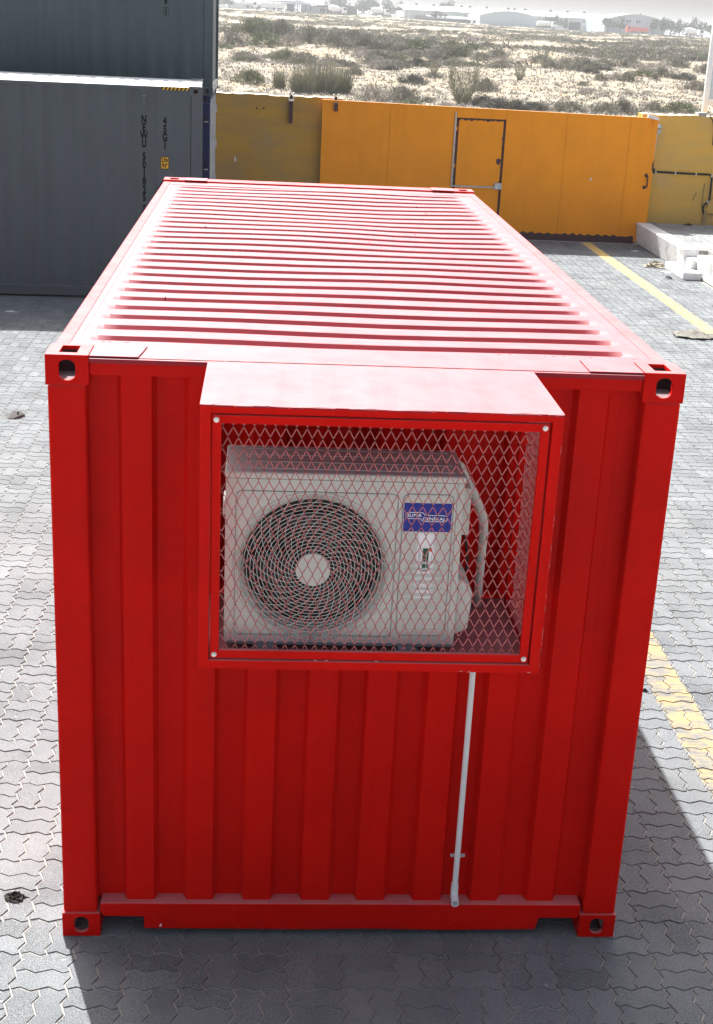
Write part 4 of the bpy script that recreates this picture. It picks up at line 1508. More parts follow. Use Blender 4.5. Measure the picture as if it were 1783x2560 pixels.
text('painted_letter', '6', .150, (-2.08, G2F, 3.995), M['ink'], g2, sx=.6, depth=.0004, offset=.0075)
text('painted_letter', '5', .150, (-2.08, G2F, 4.110), M['ink'], g2, sx=.6, depth=.0004, offset=.0075)
text('painted_letter', '1', .135, (-2.08, G2F, 3.838), M['ink'], g2, sx=.6, depth=.0004, offset=.0075)
sq('check_digit_frame', -2.122, -2.038, 3.782, 3.896, .005, M['ink'], g2, G2F)

# ------------------------------------------------------------------ litter on the paving
def lump(name, cx, cy, rx, ry, h, m, seedv, label, cat, rot=0, n=9, z0=0.0, spiky=.25):
    rr = np.random.default_rng(seedv)
    V = []; F = []
    K = 16
    ca, sa = math.cos(rot), math.sin(rot)
    for j in range(n + 1):
        t = j / n
        for k in range(K):
            a = 2 * math.pi * k / K
            r = (1 - t ** 1.6) * (1 + rr.normal(0, spiky) * (1 - t * .4))
            zz = h * t * (1 + rr.normal(0, spiky * .7))
            x, y = rx * r * math.cos(a), ry * r * math.sin(a)
            V.append((cx + x * ca - y * sa, cy + x * sa + y * ca, z0 + max(zz, 0)))
    for j in range(n):
        for k in range(K):
            F.append((j * K + k, j * K + (k + 1) % K, (j + 1) * K + (k + 1) % K, (j + 1) * K + k))
    mb = MB(); mb.v = V; mb.f = F; mb.mi = [0] * len(F)
    mb.face([n * K + k for k in range(K)])
    o = mb.build(name, m, origin=(cx, cy, z0))
    tag(o, label, cat)
    return o
# a dark twisted piece of torn leather
rag = MB()
P = [(-2.965, 8.115), (-2.90, 8.02), (-2.845, 8.00), (-2.80, 8.03), (-2.755, 8.13), (-2.79, 8.165), (-2.83, 8.13), (-2.87, 8.155), (-2.91, 8.14)]
K = len(P)
zz = [.006, .01, .012, .03, .02, .035, .055, .02, .012]
a = rag.vert(*[(x, y, .002) for x, y in P]); b = rag.vert(*[(x + .01, y + .005, z) for (x, y), z in zip(P, zz)])
c = rag.vert((-2.85, 8.08, .065), (-2.80, 8.10, .06))
for k in range(K):
    rag.face([a[k], a[(k + 1) % K], b[(k + 1) % K], b[k]])
    rag.face([b[k], b[(k + 1) % K], c[0] if k in (0, 1, 2, 6, 7, 8) else c[1]])
rag.face([b[2], c[0], c[1]]); rag.face([b[6], c[0], c[1]])
o = rag.build('torn_shoe', flat('dirty_grey_leather', (.13, .125, .12), .7, var=.3), origin=(-2.86, 8.08, 0))
tag(o, 'dark torn shoe or rag lying on the pavers left of the red container', 'rag')
lump('char_clump', -1.47, .275, .040, .034, .028, flat('charred_matter', (.016, .014, .010), .8, var=.4), 3, 'black charred clump on a sunlit paver by the container corner', 'litter', spiky=.3)
lump('crumpled_sack', 6.42, 18.70, .22, .10, .10, flat('sackcloth', (.36, .32, .24), .9, var=.3), 5, 'crumpled sandy sack lying beside the lowest white step', 'sack', rot=.1, spiky=.22)
lump('rubbish_clump', 6.32, 17.52, .075, .045, .05, flat('grey_rubbish', (.30, .30, .30), .9, var=.4), 8, 'small grey bit of rubbish in front of the lowest white step', 'litter', spiky=.35)
lump('paper_scrap', 6.47, 18.15, .09, .05, .03, M['white_pl'], 9, 'white paper scrap against the lowest step', 'litter', rot=-.6, spiky=.3)
lump('paper_scrap', 6.50, 20.45, .08, .025, .02, M['white_pl'], 10, 'thin white scrap in the shade of the gate by the platform', 'litter', rot=.2, spiky=.3)
lump('tape_scrap', -3.76, 13.08, .07, .012, .012, M['white_pl'], 12, 'curl of white tape on the shaded pavers below the grey container', 'litter', rot=-.15, spiky=.5)
lump('rubbish_clump', 1.99, 1.99 + .42, .020, .016, .015, flat('black_rubbish', (.02, .02, .02), .9), 14, 'dark scrap beside the worn yellow line at the container foot', 'litter', spiky=.4)
for k, (x, y) in enumerate(((7.05, 21.42), (7.75, 21.40))):
    lump('dark_scrap', x, y, .09, .03, .03, M['concrete'] if k == 0 else M['cable'], 20 + k, ('grey rubble scrap on the platform at the gate end of the wall', 'dark scrap on the platform below the wall conduit')[k], 'litter', z0=Z_P, spiky=.3)
cb = MB()
NX, NY = 16, 6
g = []
rr = random.Random(31)
for i in range(NX + 1):
    row = []
    for j in range(NY + 1):
        u, v = i / NX, j / NY
        wd = .62 * (.28 + .72 * math.sin(math.pi * min(1, max(0, u * .86 + .10))))
        x = 5.14 + .60 * u + rr.uniform(-.012, .012)
        y = 12.98 + (v - .5) * wd * .75 - .05 * u + rr.uniform(-.02, .02)
        z = .010 + abs(math.sin(u * 9 + v * 5)) * .022 + (.03 if .45 < u < .7 and v > .6 else 0) + rr.uniform(0, .008)
        row.append(cb.vert((x, y, z))[0])
    g.append(row)
for i in range(NX):
    for j in range(NY):
        cb.face([g[i][j], g[i + 1][j], g[i + 1][j + 1], g[i][j + 1]])
o = cb.build('flattened_cardboard', flat('dirty_cardboard', (.16, .15, .13), .9, var=.3), origin=(5.45, 12.95, 0), fix=False)
sd = o.modifiers.new('thickness', 'SOLIDIFY'); sd.thickness = .006
tag(o, 'flattened dirty cardboard lying on the pavers beside the long yellow line', 'cardboard')

# ------------------------------------------------------------------ desert plants
def blades(n, Rr, Hh, kind, seedv, wd=.018, upright=.5):
    r = np.random.default_rng(seedv)
    th = r.uniform(0, 2 * np.pi, n)
    if kind == 'broom':
        rad0 = np.sqrt(r.uniform(0, 1, n)) * .55
        base = np.stack([np.cos(th) * rad0, np.sin(th) * rad0, np.zeros(n)], 1)
        lean = np.abs(r.normal(0, .62, n)) * (.6 + rad0)
        L = r.uniform(.35, 1.0, n) * np.where(r.random(n) < .12, 1.12, .86)
        d = np.stack([np.cos(th) * lean, np.sin(th) * lean, np.ones(n)], 1)
        d += r.normal(0, .10, (n, 3))
        d /= np.linalg.norm(d, axis=1)[:, None]
        tip = base + d * L[:, None]
    elif kind == 'twig':
        rad0 = np.sqrt(r.uniform(0, 1, n)) * .25
        hb = r.uniform(0, .72, n) ** 1.3
        base = np.stack([np.cos(th) * (rad0 + np.sin(np.clip(hb * 3.3, 0, 2.6)) * .42), np.sin(th) * (rad0 + np.sin(np.clip(hb * 3.3, 0, 2.6)) * .42), hb], 1)
        d = np.stack([np.cos(th) * r.uniform(-.2, 1.1, n), np.sin(th) * r.uniform(-.2, 1.1, n), r.uniform(.3, 1.2, n)], 1)
        d /= np.linalg.norm(d, axis=1)[:, None]
        L = r.uniform(.12, .45, n)
        tip = base + d * L[:, None]
    else:
        ph = np.arccos(r.uniform(0, 1, n))
        rr_ = r.uniform(.25, 1, n) ** .5
        lob = (1 + .28 * np.sin(th * 3 + seedv) + .2 * np.sin(th * 5 + 2 * seedv)) * (1 + .25 * np.sin(th * 2 + ph * 4 + seedv))
        base = np.stack([np.cos(th) * np.sin(ph) * rr_ * lob, np.sin(th) * np.sin(ph) * rr_ * lob, np.cos(ph) * rr_ * .8], 1)
        d = base * .7 + np.array([0, 0, .45]) + r.normal(0, .45, (n, 3))
        d /= np.linalg.norm(d, axis=1)[:, None]
        L = r.uniform(.12, .34, n)
        tip = base + d * L[:, None]
    sc = np.array([Rr, Rr, Hh])
    base = base * sc
    tip = tip * sc
    side = np.cross(tip - base, r.normal(0, 1, (n, 3)))
    side /= (np.linalg.norm(side, axis=1)[:, None] + 1e-9)
    w_ = wd * r.uniform(.6, 1.4, n)[:, None]
    V = np.stack([base - side * w_, base + side * w_, tip], 1).reshape(-1, 3)
    F = np.arange(3 * n).reshape(-1, 3)
    tone = np.clip(r.normal(.45, .25, n) + (tip[:, 2] / Hh - .5) * .25, 0, 1)
    return V, F, tone

def np_mesh(name, V, F, m, tone):
    me = bpy.data.meshes.new(name)
    me.vertices.add(len(V))
    me.vertices.foreach_set('co', V.astype(np.float32).ravel())
    me.loops.add(F.size)
    me.loops.foreach_set('vertex_index', F.astype(np.int32).ravel())
    me.polygons.add(len(F))
    me.polygons.foreach_set('loop_start', np.arange(0, F.size, 3, dtype=np.int32))
    me.polygons.foreach_set('loop_total', np.full(len(F), 3, np.int32))
    me.materials.append(m)
    a = me.attributes.new('tone', 'FLOAT', 'FACE')
    a.data.foreach_set('value', tone.astype(np.float32))
    me.update(calc_edges=True)
    return me
KM = {'shrub': ('shrub', 'l_shrub', 1700, .017), 'dark': ('shrub', 'l_dark', 2100, .020), 'green': ('shrub', 'l_green', 1900, .017), 'grey': ('shrub', 'l_grey', 1600, .012),
      'broom': ('broom', 'l_broom', 1000, .013), 'twig': ('twig', 'l_broom', 1200, .008)}
BM = {}
for k, (sh, mt, n, wd) in KM.items():
    for v in range(3):
        V, F, T = blades(n, 1, 1, sh, 100 + v * 7 + len(k), wd)
        BM[(k, v)] = np_mesh('shrub', V, F, M[mt], T)

NEAR = [('green', -1.5, 68.2, 1.52, 0.93, 'round pale green shrub beyond the wall, nearest the container stack'),
 ('broom', 0.0, 67.0, 0.83, 1.17, 'slender broom-like bush just left of the tall broom clump'),
 ('broom', 1.1, 64.7, 1.35, 1.61, 'left part of the tall broom bush above the ochre wall'),
 ('broom', 2.1, 65.9, 1.75, 1.85, 'tallest broom bush above the ochre wall'),
 ('broom', 3.1, 66.6, 1.4, 1.58, 'right part of the tall broom bush above the ochre wall'),
 ('grey', 4.5, 62.5, 1.96, 1.06, 'pale grey round bush right of the tall broom clump, above the gate corner'),
 ('shrub', 5.9, 63.4, 1.75, 0.99, 'brownish bush between the pale grey round bush and the small dark one'),
 ('dark', 8.0, 79.3, 1.66, 0.73, 'lone low dark bush on bare sand above the gate, left of the tall twiggy bush'),
 ('shrub', 4.8, 84.6, 1.14, 0.73, 'small bush on open sand right of and above the tall broom clump'),
 ('shrub', 9.7, 83.9, 1.29, 0.54, 'small low bush on sand touching the tall twiggy bush'),
 ('shrub', -2.6, 108.4, 2.23, 0.89, 'low bush on sand high beside the container stack'),
 ('green', 0.7, 106.2, 2.31, 1.35, 'green bush at the left of the pair behind the tall broom clump'),
 ('shrub', 2.0, 103.2, 2.63, 1.19, 'spreading bush at the right of the pair behind the tall broom clump'),
 ('grey', 4.0, 103.6, 1.51, 0.75, 'grey bush just behind the top of the tall broom clump'),
 ('twig', 8.7, 62.4, 1.96, 2.22, 'tall pale twiggy bush standing above the middle of the gate'),
 ('twig', 10.6, 91.8, 0.79, 0.9, 'thin twiggy sapling on sand left of the tall twiggy bush'),
 ('shrub', 11.6, 74.6, 1.41, 0.96, 'dark bush leaning on the right of the tall twiggy bush'),
 ('dark', 9.5, 61.2, 1.34, 0.63, 'first dark bush of the low row above the wicket door'),
 ('dark', 10.0, 59.9, 1.4, 0.66, 'second dark bush of the low row above the wicket door'),
 ('dark', 10.8, 59.5, 1.23, 0.66, 'third dark bush of the low row above the wicket door'),
 ('dark', 11.7, 59.6, 1.32, 0.58, 'rightmost dark bush of the low row above the wicket door'),
 ('shrub', 13.5, 60.3, 1.92, 0.69, 'wide low bush above the right half of the gate, left of a taller pair'),
 ('shrub', 15.1, 59.9, 1.34, 0.75, 'left bush of the pair above the right half of the gate'),
 ('shrub', 16.2, 61.2, 1.45, 0.9, 'taller right bush of the pair above the right half of the gate'),
 ('shrub', 18.6, 64.7, 1.18, 0.68, 'bush right above the gate end where the yellow wall begins'),
 ('green', 20.0, 64.5, 2.0, 0.73, 'wide greenish bush above the yellow wall left of the white hoarding'),
 ('twig', 15.5, 86.1, 0.87, 1.1, 'single thin twiggy sapling on bare sand right of the tall twiggy bush'),
 ('shrub', 21.5, 89.2, 1.09, 0.61, 'leftmost of three bushes in the middle of the right sand flat'),
 ('grey', 22.8, 90.4, 0.86, 0.78, 'middle one of three bushes in the right sand flat'),
 ('shrub', 23.5, 90.0, 1.17, 0.86, 'rightmost of three bushes in the right sand flat'),
 ('dark', 30.2, 99.6, 1.91, 0.72, 'dark flat bush left of the white hoarding, highest of three'),
 ('shrub', 26.9, 85.7, 1.48, 0.75, 'bush left of the white hoarding, middle of three'),
 ('shrub', 26.3, 80.9, 0.78, 0.62, 'bush touching the edge of the white hoarding, lowest of three'),
 ('shrub', 19.5, 85.6, 0.81, 0.37, 'tiny low bush on open sand in the right flat'),
 ('grey', 20.5, 77.6, 0.69, 0.38, 'pale dry tuft on sand above the gate handle'),
 ('grey', 18.1, 77.2, 1.48, 0.53, 'wide pale dry tuft on sand above the right half of the gate'),
 ('grey', 22.6, 81.2, 0.78, 0.34, 'pale dry tuft right of the tuft above the gate handle'),
 ('shrub', 26.9, 95.8, 0.59, 0.63, 'small upright bush between the three flat bushes and the dark one'),
 ('green', 6.0, 60.4, 1.22, 0.38, 'low green cushion at the gate top below the brownish bush'),
 ('shrub', 7.1, 62.8, 0.79, 0.39, 'small brown tuft at the gate top left of the tall twiggy bush'),
 ('grey', 7.6, 59.2, 1.05, 0.37, 'grey cushion at the foot of the tall twiggy bush')]
MID = [('shrub', -4.1, 129.4, 2.17, 1.71), ('green', -2.1, 142.5, 3.58, 2.13), ('green', -1.2, 130.7, 3.14, 1.72), ('shrub', 0.6, 142.2, 2.21, 2.13), ('grey', 1.3, 131.0, 2.04, 1.57), ('shrub', 3.3, 133.9, 2.25, 2.01), ('shrub', 5.2, 128.3, 2.78, 1.54), ('shrub', 7.4, 132.5, 1.91, 1.75), ('shrub', 8.1, 125.2, 2.41, 1.73), ('grey', 8.9, 124.4, 1.8, 1.2), ('grey', 11.0, 122.5, 1.48, 1.18), ('green', 12.6, 122.6, 2.67, 1.48), ('grey', 11.9, 119.4, 1.3, 1.01), ('shrub', 14.8, 119.8, 3.18, 1.16), ('grey', 13.7, 118.9, 2.45, 1.01), ('green', 15.6, 120.2, 2.85, 1.19), ('shrub', 17.3, 115.7, 1.99, 0.92), ('grey', 18.6, 112.2, 1.49, 0.89), ('shrub', 21.6, 111.9, 2.24, 0.97), ('grey', 22.9, 108.3, 1.45, 1.16), ('shrub', 24.9, 110.7, 2.82, 1.01), ('shrub', 27.5, 114.5, 2.0, 0.85), ('shrub', 29.0, 112.6, 2.58, 1.14), ('grey', 29.8, 107.0, 2.91, 1.02), ('shrub', 34.2, 115.9, 1.89, 0.94), ('shrub', 34.5, 108.7, 1.48, 1.04), ('shrub', 68.3, 238.2, 2.85, 1.27), ('shrub', 62.8, 226.7, 2.71, 1.11)]
def put_bush(kind, x, y, w_, h_, label, name='desert_bush'):
    o = bpy.data.objects.new(name, BM[(kind, random.randrange(3))])
    z = float(ht(x, y)) - .03
    k = 1.2 if kind == 'broom' else (1.0 if kind == 'twig' else .86)
    place(o, (x, y, z))
    o.scale = (w_ * .5 * (1.25 if kind in ('broom', 'twig') else 1), w_ * .5, h_ * k)
    o.rotation_euler = (0, 0, random.uniform(0, 6.28))
    return tag(o, label, 'bush', 'desert bushes beyond the wall')
for kind, x, y, w_, h_, lb in NEAR:
    put_bush(kind, x, y, w_, h_, lb)
GL = {'shrub': 'grey-brown bush among the crowd on the far side of the open sand',
      'green': 'greenish bush among the crowd on the far side of the open sand',
      'grey': 'pale dry bush among the crowd on the far side of the open sand',
      'dark': 'dark bush among the crowd on the far side of the open sand'}
nmid = 0
for kind, x, y, w_, h_ in MID:
    put_bush(kind, x, y, w_ * 1.15, h_, GL[kind]); nmid += 1
# the rest of the plain
cand = []
rs = np.random.default_rng(5)
for k in range(30000):
    y = 100 * (5.6 ** rs.uniform(0, 1))
    x = .058 * y + rs.uniform(-1, 1) * (8 + .31 * y)
    cl_ = math.sin(x * .16 + 1.3 * math.sin(y * .05)) + math.sin(y * .085 + x * .03) + .6 * math.sin(x * .5 + y * .13)
    if y < 118 and rs.random() < .8:
        continue
    if cl_ + rs.normal(0, .8) < (.25 if y < 170 else -.1):
        continue
    # bare strip of pale sand across the middle distance
    if 175 < y < 200 and x > 14 and x < 40:
        continue
    cand.append((x, y, rs.uniform(.6, 1.9) * (1.15 if y < 250 else 1.4), rs.uniform(.35, .95), rs.choice(['shrub', 'shrub', 'grey', 'dark', 'green'])))
cand.sort(key=lambda c: -c[2] / c[1])
ns = 300 - len(NEAR) - nmid
for x, y, w_, h_, kind in cand[:ns]:
    put_bush(kind, x, y, w_, h_, GL[kind])
LOW = {}
for k, (mt) in {'shrub': 'l_shrub', 'dark': 'l_dark', 'green': 'l_green', 'grey': 'l_grey'}.items():
    LOW[k] = [blades(70, 1, 1, 'shrub', 300 + v, .085) for v in range(6)]
for kind in ('shrub', 'grey', 'dark', 'green'):
    Vs = []; Ts = []
    for x, y, w_, h_, kk in cand[ns:]:
        if kk != kind:
            continue
        V, F, T = LOW[kind][rs.integers(6)]
        a = rs.uniform(0, 6.28)
        c, s_ = math.cos(a), math.sin(a)
        v = V * np.array([w_ * .5, w_ * .5, h_ * .85])
        v = np.stack([v[:, 0] * c - v[:, 1] * s_ + x, v[:, 0] * s_ + v[:, 1] * c + y, v[:, 2] + float(ht(x, y)) - .03], 1)
        Vs.append(v); Ts.append(T)
    V = np.concatenate(Vs)
    me = np_mesh('distant_scrub', V, np.arange(len(V)).reshape(-1, 3), M[{'shrub': 'l_shrub', 'grey': 'l_grey', 'dark': 'l_dark', 'green': 'l_green'}[kind]], np.concatenate(Ts))
    o = bpy.data.objects.new('distant_scrub', me)
    place(o, (0, 0, 0))
    tag(o, {'shrub': 'grey-brown scrub covering the far plain', 'grey': 'pale dry scrub covering the far plain', 'dark': 'dark scrub covering the far plain', 'green': 'greenish scrub covering the far plain'}[kind], 'scrub', kind='stuff')
# knee-high tufts between the bushes
Vs = []; Ts = []
for k in range(2600):
    y = 52 * (3.2 ** rs.uniform(0, 1))
    x = .058 * y + rs.uniform(-1, 1) * (7 + .31 * y)
    if math.sin(x * .37 + y * .21) + math.sin(y * .13 - x * .09) + rs.normal(0, .8) < .2:
        continue
    V, F, T = LOW['grey'][rs.integers(6)]
    w_ = rs.uniform(.12, .42); h_ = rs.uniform(.10, .30)
    Vs.append(V * np.array([w_, w_, h_]) + np.array([x, y, float(ht(x, y)) - .03])); Ts.append(T * .8)
V = np.concatenate(Vs)
me = np_mesh('low_tufts', V, np.arange(len(V)).reshape(-1, 3), M['l_grey'], np.concatenate(Ts))
o = bpy.data.objects.new('low_tufts', me)
place(o, (0, 0, 0))
tag(o, 'knee-high grey tufts dotted over the open sand', 'dry grass', kind='stuff')
# small dry tufts and twigs on the sand
n = 42000
y = 50 * (5.0 ** rs.uniform(0, 1, n))
x = .058 * y + rs.uniform(-1, 1, n) * (6 + .30 * y)
z = ht(x, y)
V = []
for q in range(4):
    a = rs.uniform(0, 6.28, n)
    L = rs.uniform(.06, .28, n) * (1 + (y > 110) * .6)
    wv = rs.uniform(.012, .03, n) * (1 + y / 120)
    b = np.stack([x + rs.normal(0, .08, n), y + rs.normal(0, .08, n), z - .02], 1)
    t_ = b + np.stack([np.cos(a) * L, np.sin(a) * L, rs.uniform(.04, .16, n)], 1)
    sd_ = np.stack([-np.sin(a), np.cos(a), np.zeros(n)], 1) * wv[:, None]
    V.append(np.stack([b - sd_, b + sd_, t_], 1))
V = np.concatenate(V).reshape(-1, 3)
me = np_mesh('dry_tufts', V, np.arange(len(V)).reshape(-1, 3), M['l_grey'], rs.uniform(0, .6, len(V) // 3))
o = bpy.data.objects.new('dry_tufts', me)
place(o, (0, 0, 0))
tag(o, 'small dry tufts and twigs scattered over the pale sand', 'dry grass', kind='stuff')

# ------------------------------------------------------------------ far buildings
FM = dict(
    sheet=paint('far_cladding', (.40, .44, .46), rough=.5, var=.05),
    blue=paint('far_blue_cladding', (.38, .46, .54), rough=.5, var=.05),
    roof=paint('far_roof_sheet', (.62, .66, .64), rough=.5, var=.05),
    steel=flat('far_dark_steel', (.10, .11, .12), .6),
    dark=flat('far_opening', (.035, .04, .045), .8),
    brick=paint('far_brown_wall', (.20, .17, .155), rough=.8, var=.1),
    white=flat('far_white_paint', (.74, .76, .76), .5),
    glass=flat('far_glass', (.04, .06, .08), .2),
    tyre=flat('far_tyre', (.02, .02, .02), .8),
    redp=flat('far_red_paint', (.55, .07, .035), .5))
def gz(x, y=600):
    return float(ht(x, y))
def bld(name, x, label, cat='warehouse', y=600):
    return empty(name, (x, y, gz(x, y)), label, cat)
def fbox(name, m, root, x0, x1, y0, y1, z0, z1):
    return MB().box(x0, x1, y0, y1, z0, z1).build(name, m, root)
def arc_gable(name, root, x0, x1, y0, y1, zb, ze, zp, m, mr):
    n = 16
    arc = [(x0 + (x1 - x0) * k / n, ze + (zp - ze) * math.sin(math.pi * k / n) ** .9) for k in range(n + 1)]
    MB().prism([(x0, zb)] + arc + [(x1, zb)], y0, y1).build(name, m, root)
    rf = MB()
    up = [(a, b + .35) for a, b in arc]
    rf.prism(arc + up[::-1], y0 - .6, y1 + .5)
    rf.build('roof', mr, root)
# long hall
hall = bld('warehouse', 98, 'long pale warehouse with a row of roof ventilators and two doorways', y=640)
zb = gz(98, 640)
D = 640
fbox('wall', FM['sheet'], hall, 58, 150, D, D + 60, zb - 1.2, 10.3)
rf = MB()
rf.hexa([(57.5, D - .8, 10.3), (150.5, D - .8, 10.3), (150.5, D + 30, 12.6), (57.5, D + 30, 12.6), (57.5, D - .8, 10.6), (150.5, D - .8, 10.6), (150.5, D + 30, 12.95), (57.5, D + 30, 12.95)])
rf.hexa([(57.5, D + 30, 12.6), (150.5, D + 30, 12.6), (150.5, D + 61, 10.3), (57.5, D + 61, 10.3), (57.5, D + 30, 12.95), (150.5, D + 30, 12.95), (150.5, D + 61, 10.6), (57.5, D + 61, 10.6)])
rfo = rf.build('roof', FM['roof'], hall)
for xv in (66, 74, 78, 87, 91, 99, 109, 112, 117, 129, 137, 145):
    MB().cyl((xv, D + 28, 12.7), 'z', .75, .75, 10).cyl((xv, D + 28, 13.45), 'z', .45, .3, 10).build('roof_vent', FM['steel'], rfo, origin=WO[hall.name])
for a, b, c, m in ((63, 70.5, 8.3, 'brick'), (112, 119, 8.4, 'brick'), (132.5, 137.5, 8.6, 'dark')):
    fbox('doorway', FM[m], hall, a, b, D - .4, D - .02, zb - 1, c)
for a, b in ((125.5, 131.8), (138.2, 144)):
    fbox('door_leaf', FM['white'], hall, a, b, D - .5, D - .03, zb - 1, 8.4)
fbox('wall_band', FM['brick'], hall, 112, 125, D - .3, D - .02, 8.5, 9.0)
for xx in range(60, 150, 6):
    fbox('wall_joint', FM['roof'], hall, xx, xx + .2, D - .12, D - .01, zb - 1, 10.2)
h1 = bld('warehouse', 98, 'blue-grey curved-gable warehouse end left of the white tanker')
arc_gable('gable_wall', h1, 86.2, 110.8, 600, 638, gz(98) - 1.5, 9.2, 11.2, FM['blue'], FM['roof'])
for xx in range(88, 110, 4):
    fbox('wall_joint', FM['sheet'], h1, xx, xx + .15, 599.9, 599.99, gz(98) - 1, 9.0)
h2 = bld('warehouse', 152, 'blue-grey curved-gable warehouse with two pairs of small windows behind the red truck')
arc_gable('gable_wall', h2, 139.5, 165.5, 600, 638, gz(152) - 1.5, 9.8, 12.4, FM['blue'], FM['roof'])
for xx in (148.5, 149.6, 152.8, 153.9):
    fbox('window', FM['glass'], h2, xx, xx + .7, 599.8, 599.98, 9.3, 10.2)
fbox('roof_vent', FM['steel'], h2, 156.5, 157.3, 610, 611, 12.5, 13.2)
# lean-to canopies in front of the hall
cn = bld('canopy_shed', 76, 'low flat canopy shed in front of the left end of the long warehouse', 'shed', y=612)
zc_ = gz(76, 612)
MB().hexa([(66, 612, 7.6), (86, 612, 7.3), (86, 622, 8.0), (66, 622, 8.2), (66, 612, 7.9), (86, 612, 7.6), (86, 622, 8.3), (66, 622, 8.5)]).build('roof', FM['roof'], cn)
fbox('wall', FM['brick'], cn, 68, 85, 618, 621, zc_ - 1, 7.2)
for xx in (66.5, 71, 76, 81, 85.6):
    fbox('post', FM['steel'], cn, xx, xx + .25, 612.2, 612.5, zc_ - 1, 7.3)
# open shed
sh = bld('open_shed', 8, 'open steel shed on dark columns behind the white tipper truck', 'shed', y=606)
zb = gz(8, 606)
MB().hexa([(-3.4, 604, 10.6), (9, 604, 10.8), (9, 625, 11.6), (-3.4, 625, 11.2), (-3.4, 604, 10.9), (9, 604, 11.2), (9, 625, 12), (-3.4, 625, 11.5)]).build('roof', FM['steel'], sh)
MB().prism([(3.5, 10.4), (9.3, 11.5), (15.5, 10.4), (15.5, 10.0), (3.5, 10.0)], 603, 625).build('gable_roof', FM['blue'], sh)
for xx in (-3.0, -.4, 1.4, 2.9, 5.3, 9.6, 11.4, 13.0, 15.1):
    fbox('column', FM['steel'], sh, xx, xx + .38, 604.5, 605, zb - 1, 10.4)
fbox('back_room', FM['steel'], sh, 5.6, 8.6, 612, 620, zb - 1, 10.0)
fbox('side_wall', FM['blue'], sh, 11.8, 15.5, 605.4, 625, zb - 1, 10.2)
# closed shed
s2 = bld('workshop', 26, 'brown-walled workshop with flat roof behind the nearest left mixer truck', 'workshop', y=607)
zb = gz(26, 607)
fbox('wall', FM['brick'], s2, 22.2, 35, 607, 625, zb - 1, 9.5)
fbox('wall', FM['sheet'], s2, 15.6, 22.1, 606, 625, zb - 1, 9.6)
MB().prism([(15.2, 9.7), (22, 10.3), (29, 10.7), (38.4, 9.9), (38.4, 9.5), (15.2, 9.4)], 604, 626).build('roof', FM['steel'], s2)
fbox('post', FM['steel'], s2, 37.6, 38, 605, 605.4, zb - 1, 9.6)
fbox('door', FM['dark'], s2, 19.3, 21.4, 605.8, 605.98, zb - 1, 8.8)
of = bld('office', -9.5, 'small pale site office left of the white tipper truck', 'office', y=612)
fbox('wall', FM['sheet'], of, -12.5, -5.5, 612, 618, gz(-9, 612) - 1, 9.2)
fbox('roof', FM['roof'], of, -12.9, -5.1, 611.6, 618.4, 9.2, 9.45)
for xx in (-11.5, -9.2, -7.3):
    fbox('window', FM['glass'], of, xx, xx + .9, 611.85, 611.98, 7.8, 8.6)
fb = bld('far_block', 27, 'pale flat-roofed block far beyond the workshop roof', 'building', y=760)
fbox('wall', FM['white'], fb, 26, 42, 760, 775, 4, 14.6)
for k in range(6):
    fbox('window', FM['glass'], fb, 27 + k * 2.4, 28 + k * 2.4, 759.8, 759.98, 12.4, 13.4)
fw = bld('far_block', -20, 'row of pale low buildings at far left beside the container stack', 'building', y=720)
fbox('wall', FM['white'], fw, -34, -8, 720, 735, 5, 9.2)
fbox('wall', FM['sheet'], fw, -22, -14, 716, 720, 5, 10.4)
# ------------------------------------------------------------------ vehicles
def wheel(root, x, y, z, r=.5):
    wh = MB().cyl((x, y, z), 'y', r, .35, 14).build('wheel', FM['tyre'], root)
    MB().cyl((x, y - .02, z), 'y', r * .5, .02, 10).build('rim', FM['white'], wh, origin=WO[root.name])
def cabin(root, x0, d, y, z, m):
    """cab 2 m long; d=+1 faces +x"""
    x1 = x0 + d * 2.0
    pr = [(x0, z), (x1, z), (x1, z + 1.1), (x1 - d * .25, z + 2.2), (x0, z + 2.3)]
    c = MB().prism(pr, y - .1, y + 2.3).build('cab', m, root)
    MB().prism([(x0 + d * .6, z + 1.15), (x1 - d * .12, z + 1.15), (x1 - d * .32, z + 1.95), (x0 + d * .6, z + 1.95)], y - .16, y - .11).build('side_window', FM['glass'], c, origin=WO[root.name])
def mixer(x, y, label, m=None):
    z = gz(x, y)
    r = empty('concrete_mixer_truck', (x, y, z), label, 'truck', 'concrete mixer trucks on the far track')
    for dx in (-2.6, -1.3, 2.0, 3.6):
        wheel(r, x + dx, y, z + .5)
    fbox('chassis', FM['steel'], r, x - 4, x + 4.2, y + .3, y + 2, z + .7, z + 1.05)
    ax = [(-3.4, 2.55, .55), (-2.9, 2.55, .95), (-1.8, 2.45, 1.25), (-.4, 2.3, 1.3), (1.0, 2.15, 1.05), (1.7, 2.05, .7)]
    MB().tube([(x + a, y + 1.1, z + b) for a, b, c in ax], [c for a, b, c in ax], 16).build('drum', FM['white'], r, smooth=True)
    MB().tube([(x - 3.9, y + 1.1, z + 3.3), (x - 3.5, y + 1.1, z + 2.9)], [.7, .4], 8).build('hopper', FM['steel'], r)
    MB().tube([(x - 3.9, y + 1.1, z + 2.0), (x - 4.5, y + 1.1, z + 1.3)], [.25, .2], 6).build('chute', FM['steel'], r)
    for a in (-2.6, 1.3):
        fbox('drum_support', FM['steel'], r, x + a, x + a + .25, y + .5, y + 1.7, z + 1.05, z + 1.6)
    cabin(r, x + 2.3, 1, y + .1, z + .8, FM['white'])
mixer(25.5, 590, 'white mixer truck parked in front of the brown workshop')
mixer(43.0, 588, 'white mixer truck standing between the workshop and the long warehouse')
mixer(171.5, 578, 'white mixer truck at the right, in front of the tree line')
